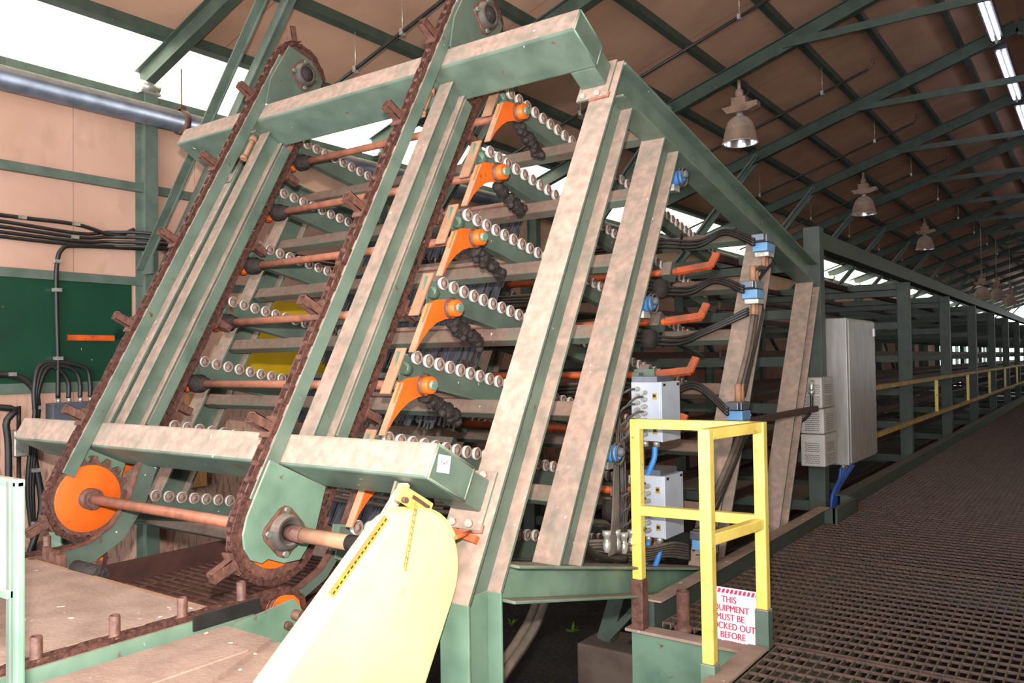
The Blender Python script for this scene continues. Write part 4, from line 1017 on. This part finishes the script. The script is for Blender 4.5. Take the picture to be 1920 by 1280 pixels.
# clutter at the far end of the deck
t = thing('chain_tensioner', (-4.0, 1.98, ZC), 'small cluster of rusty pins and a greasy roller at the far end of the deck', 'tensioner')
for j in range(3): MB().box(-4.35 + .07 * j, -4.31 + .07 * j, 1.97, 2.0, ZC - .02, ZC + .06 - .01 * j).build('pin', 'rust', t)
MB().cyl((-4.05, 1.99, ZC - .01), (-3.82, 1.99, ZC - .01), .04, n=14).build('roller', 'grease', t)
# discharge tray behind
t = thing('debris_tray', (-4.1, 3.0, 1.1), 'dark rust-brown slotted debris tray low behind the sprockets', 'tray')
MB().box(-4.75, -3.3, 2.55, 3.9, 1.12, 1.14).build('floor_plate', 'tray_rust', t)
MB().box(-4.78, -4.73, 2.5, 3.9, 1.12, 1.26).build('side_wall', 'tray_rust', t)
MB().box(-3.33, -3.28, 2.5, 3.9, 1.12, 1.26).build('side_wall', 'tray_rust', t)
mb = MB()
for j in range(22): mb.box(-4.72, -3.34, 2.6 + .06 * j, 2.62 + .06 * j, 1.14, 1.147)
for j in range(5): mb.box(-4.55 + .26 * j, -4.54 + .26 * j, 2.56, 3.9, 1.147, 1.152)
tag(mb.build('slats', 'rust', t))
for x in (-4.7, -3.4):
    for y in (2.73, 3.73): MB().box(x - .03, x + .03, y - .03, y + .03, 0, 1.12).build('leg', 'green_dark', t)
single(MB().prism([(-4.3, 3.1, 1.155), (-4.22, 3.16, 1.155), (-4.15, 3.12, 1.16), (-4.2, 3.04, 1.155), (-4.28, 3.05, 1.155)], (0, 0, .012)), 'wood_chip', 'plywood_tan', 'pale wood chip lying in the dark debris tray', 'chip')
# rear hoses hanging low
cables('sagging_cables', [[(-5.0, 3.3, 1.78 + d), (-4.4, 3.35, 1.68 + d), (-3.8, 3.4, 1.62 + d), (-3.2, 3.4, 1.60 + d), (-2.6, 3.4, 1.62 + d)] for d in (0, .04)], .014, 'hose_dusty', 'two sagging cables low behind the drive shaft')

# ================================================================== LOWER LEFT FOREGROUND POST
t = thing('screen_frame', (-1.96, .83, 0), 'pale green upright of a framed white screen at the lower left corner', 'frame')
MB().box(-1.972, -1.952, .815, .84, 0, 2.174).build('upright', 'green_shade', t, .003)
MB().box(-1.952, -1.932, .82, .84, 0, 2.174).build('outer_upright', 'green_bright', t, .005)
MB().box(-2.35, -1.932, .82, .84, 2.158, 2.176).build('top_bar', 'green_bright', t, .003)
MB().box(-2.35, -1.952, .81, .835, 1.915, 1.935).build('cross_bar', 'green_bright', t, .003)
MB().box(-2.35, -1.975, .825, .828, 1.935, 2.158).build('white_panel', 'screen_white', t)
MB().cyl((-1.99, .81, 1.93), (-1.99, .805, 1.93), .006, n=8).build('bolt', 'zinc', t)

# ================================================================== GROUND ITEMS
t = thing('ground_hoses', (-2.4, 3.3, .5), 'two thick dusty hoses drooping from the bottom beam to the dirt', 'hose')
for d in (0, .06): MB().tube([(-2.9 + d, 4.35, 1.3), (-2.9 + d, 4.3, 1.05), (-2.9 + d, 4.2, .87), (-2.9 + d, 4.03, .74), (-2.9 + d, 3.81, .62), (-2.9 + d, 3.5, .40), (-2.9 + d, 3.3, .15), (-2.9 + d, 3.25, .03)], .03, n=10).build('hose', 'hose_dusty', t)
single(MB().box(-3.27, -2.55, 5.30, 5.72, 0, .30), 'footing_block', 'concrete', 'dusty concrete footing block on the dirt under the machine', 'block', bevel=.015)
t = thing('support_trestle', (-3.2, 5.55, .24), 'dark green support trestle standing on the concrete footing', 'trestle')
MB().bar((-3.12, 5.5, .30), (-2.95, 5.5, .80), X, .12, .12).build('leg', 'green_shade', t)
MB().bar((-2.68, 5.5, .30), (-2.7, 5.5, .80), X, .1, .1).build('leg', 'green_shade', t)
MB().bar((-3.08, 5.44, .33), (-2.7, 5.44, .75), Y, .05, .05).build('diagonal', 'green_shade', t)
MB().box(-3.3, -2.12, 5.42, 5.60, .80, .87).build('head', 'green_shade', t)
rp = random.Random(3)
for i, (x, y) in enumerate(((-4.45, 6.1), (-4.15, 5.95), (-3.9, 6.25), (-3.45, 6.1))):
    lab = ['small bright green weed in the dirt, leftmost under the bottom beam', 'largest bright green weed in the dirt under the bottom beam', 'low green weed behind the drooping hoses', 'tiny green weed nearest the concrete footing'][i]
    s = [.6, 1., .7, .6][i]
    t = thing('weed_plant', (x, y, 0), lab, 'plant', 'weeds in the dirt')
    for j in range(11):
        a = rp.random() * 6.28; el = .4 + rp.random() * .8; L = (.10 + rp.random() * .08) * s
        d = Vector((math.cos(a) * math.cos(el), math.sin(a) * math.cos(el), math.sin(el))); sd_ = d.cross(Z).normalized() * (.016 * s)
        b0 = Vector((x, y, .002)); q1 = b0 + d * L * .5; q2 = b0 + d * L - Z * .015
        MB().add([b0, q1 + sd_, q2, q1 - sd_, q1 + Vector((0, 0, -.004))], [(0, 1, 4), (1, 2, 4), (2, 3, 4), (3, 0, 4), (0, 3, 2, 1)]).build('leaf', 'plant_green', t)
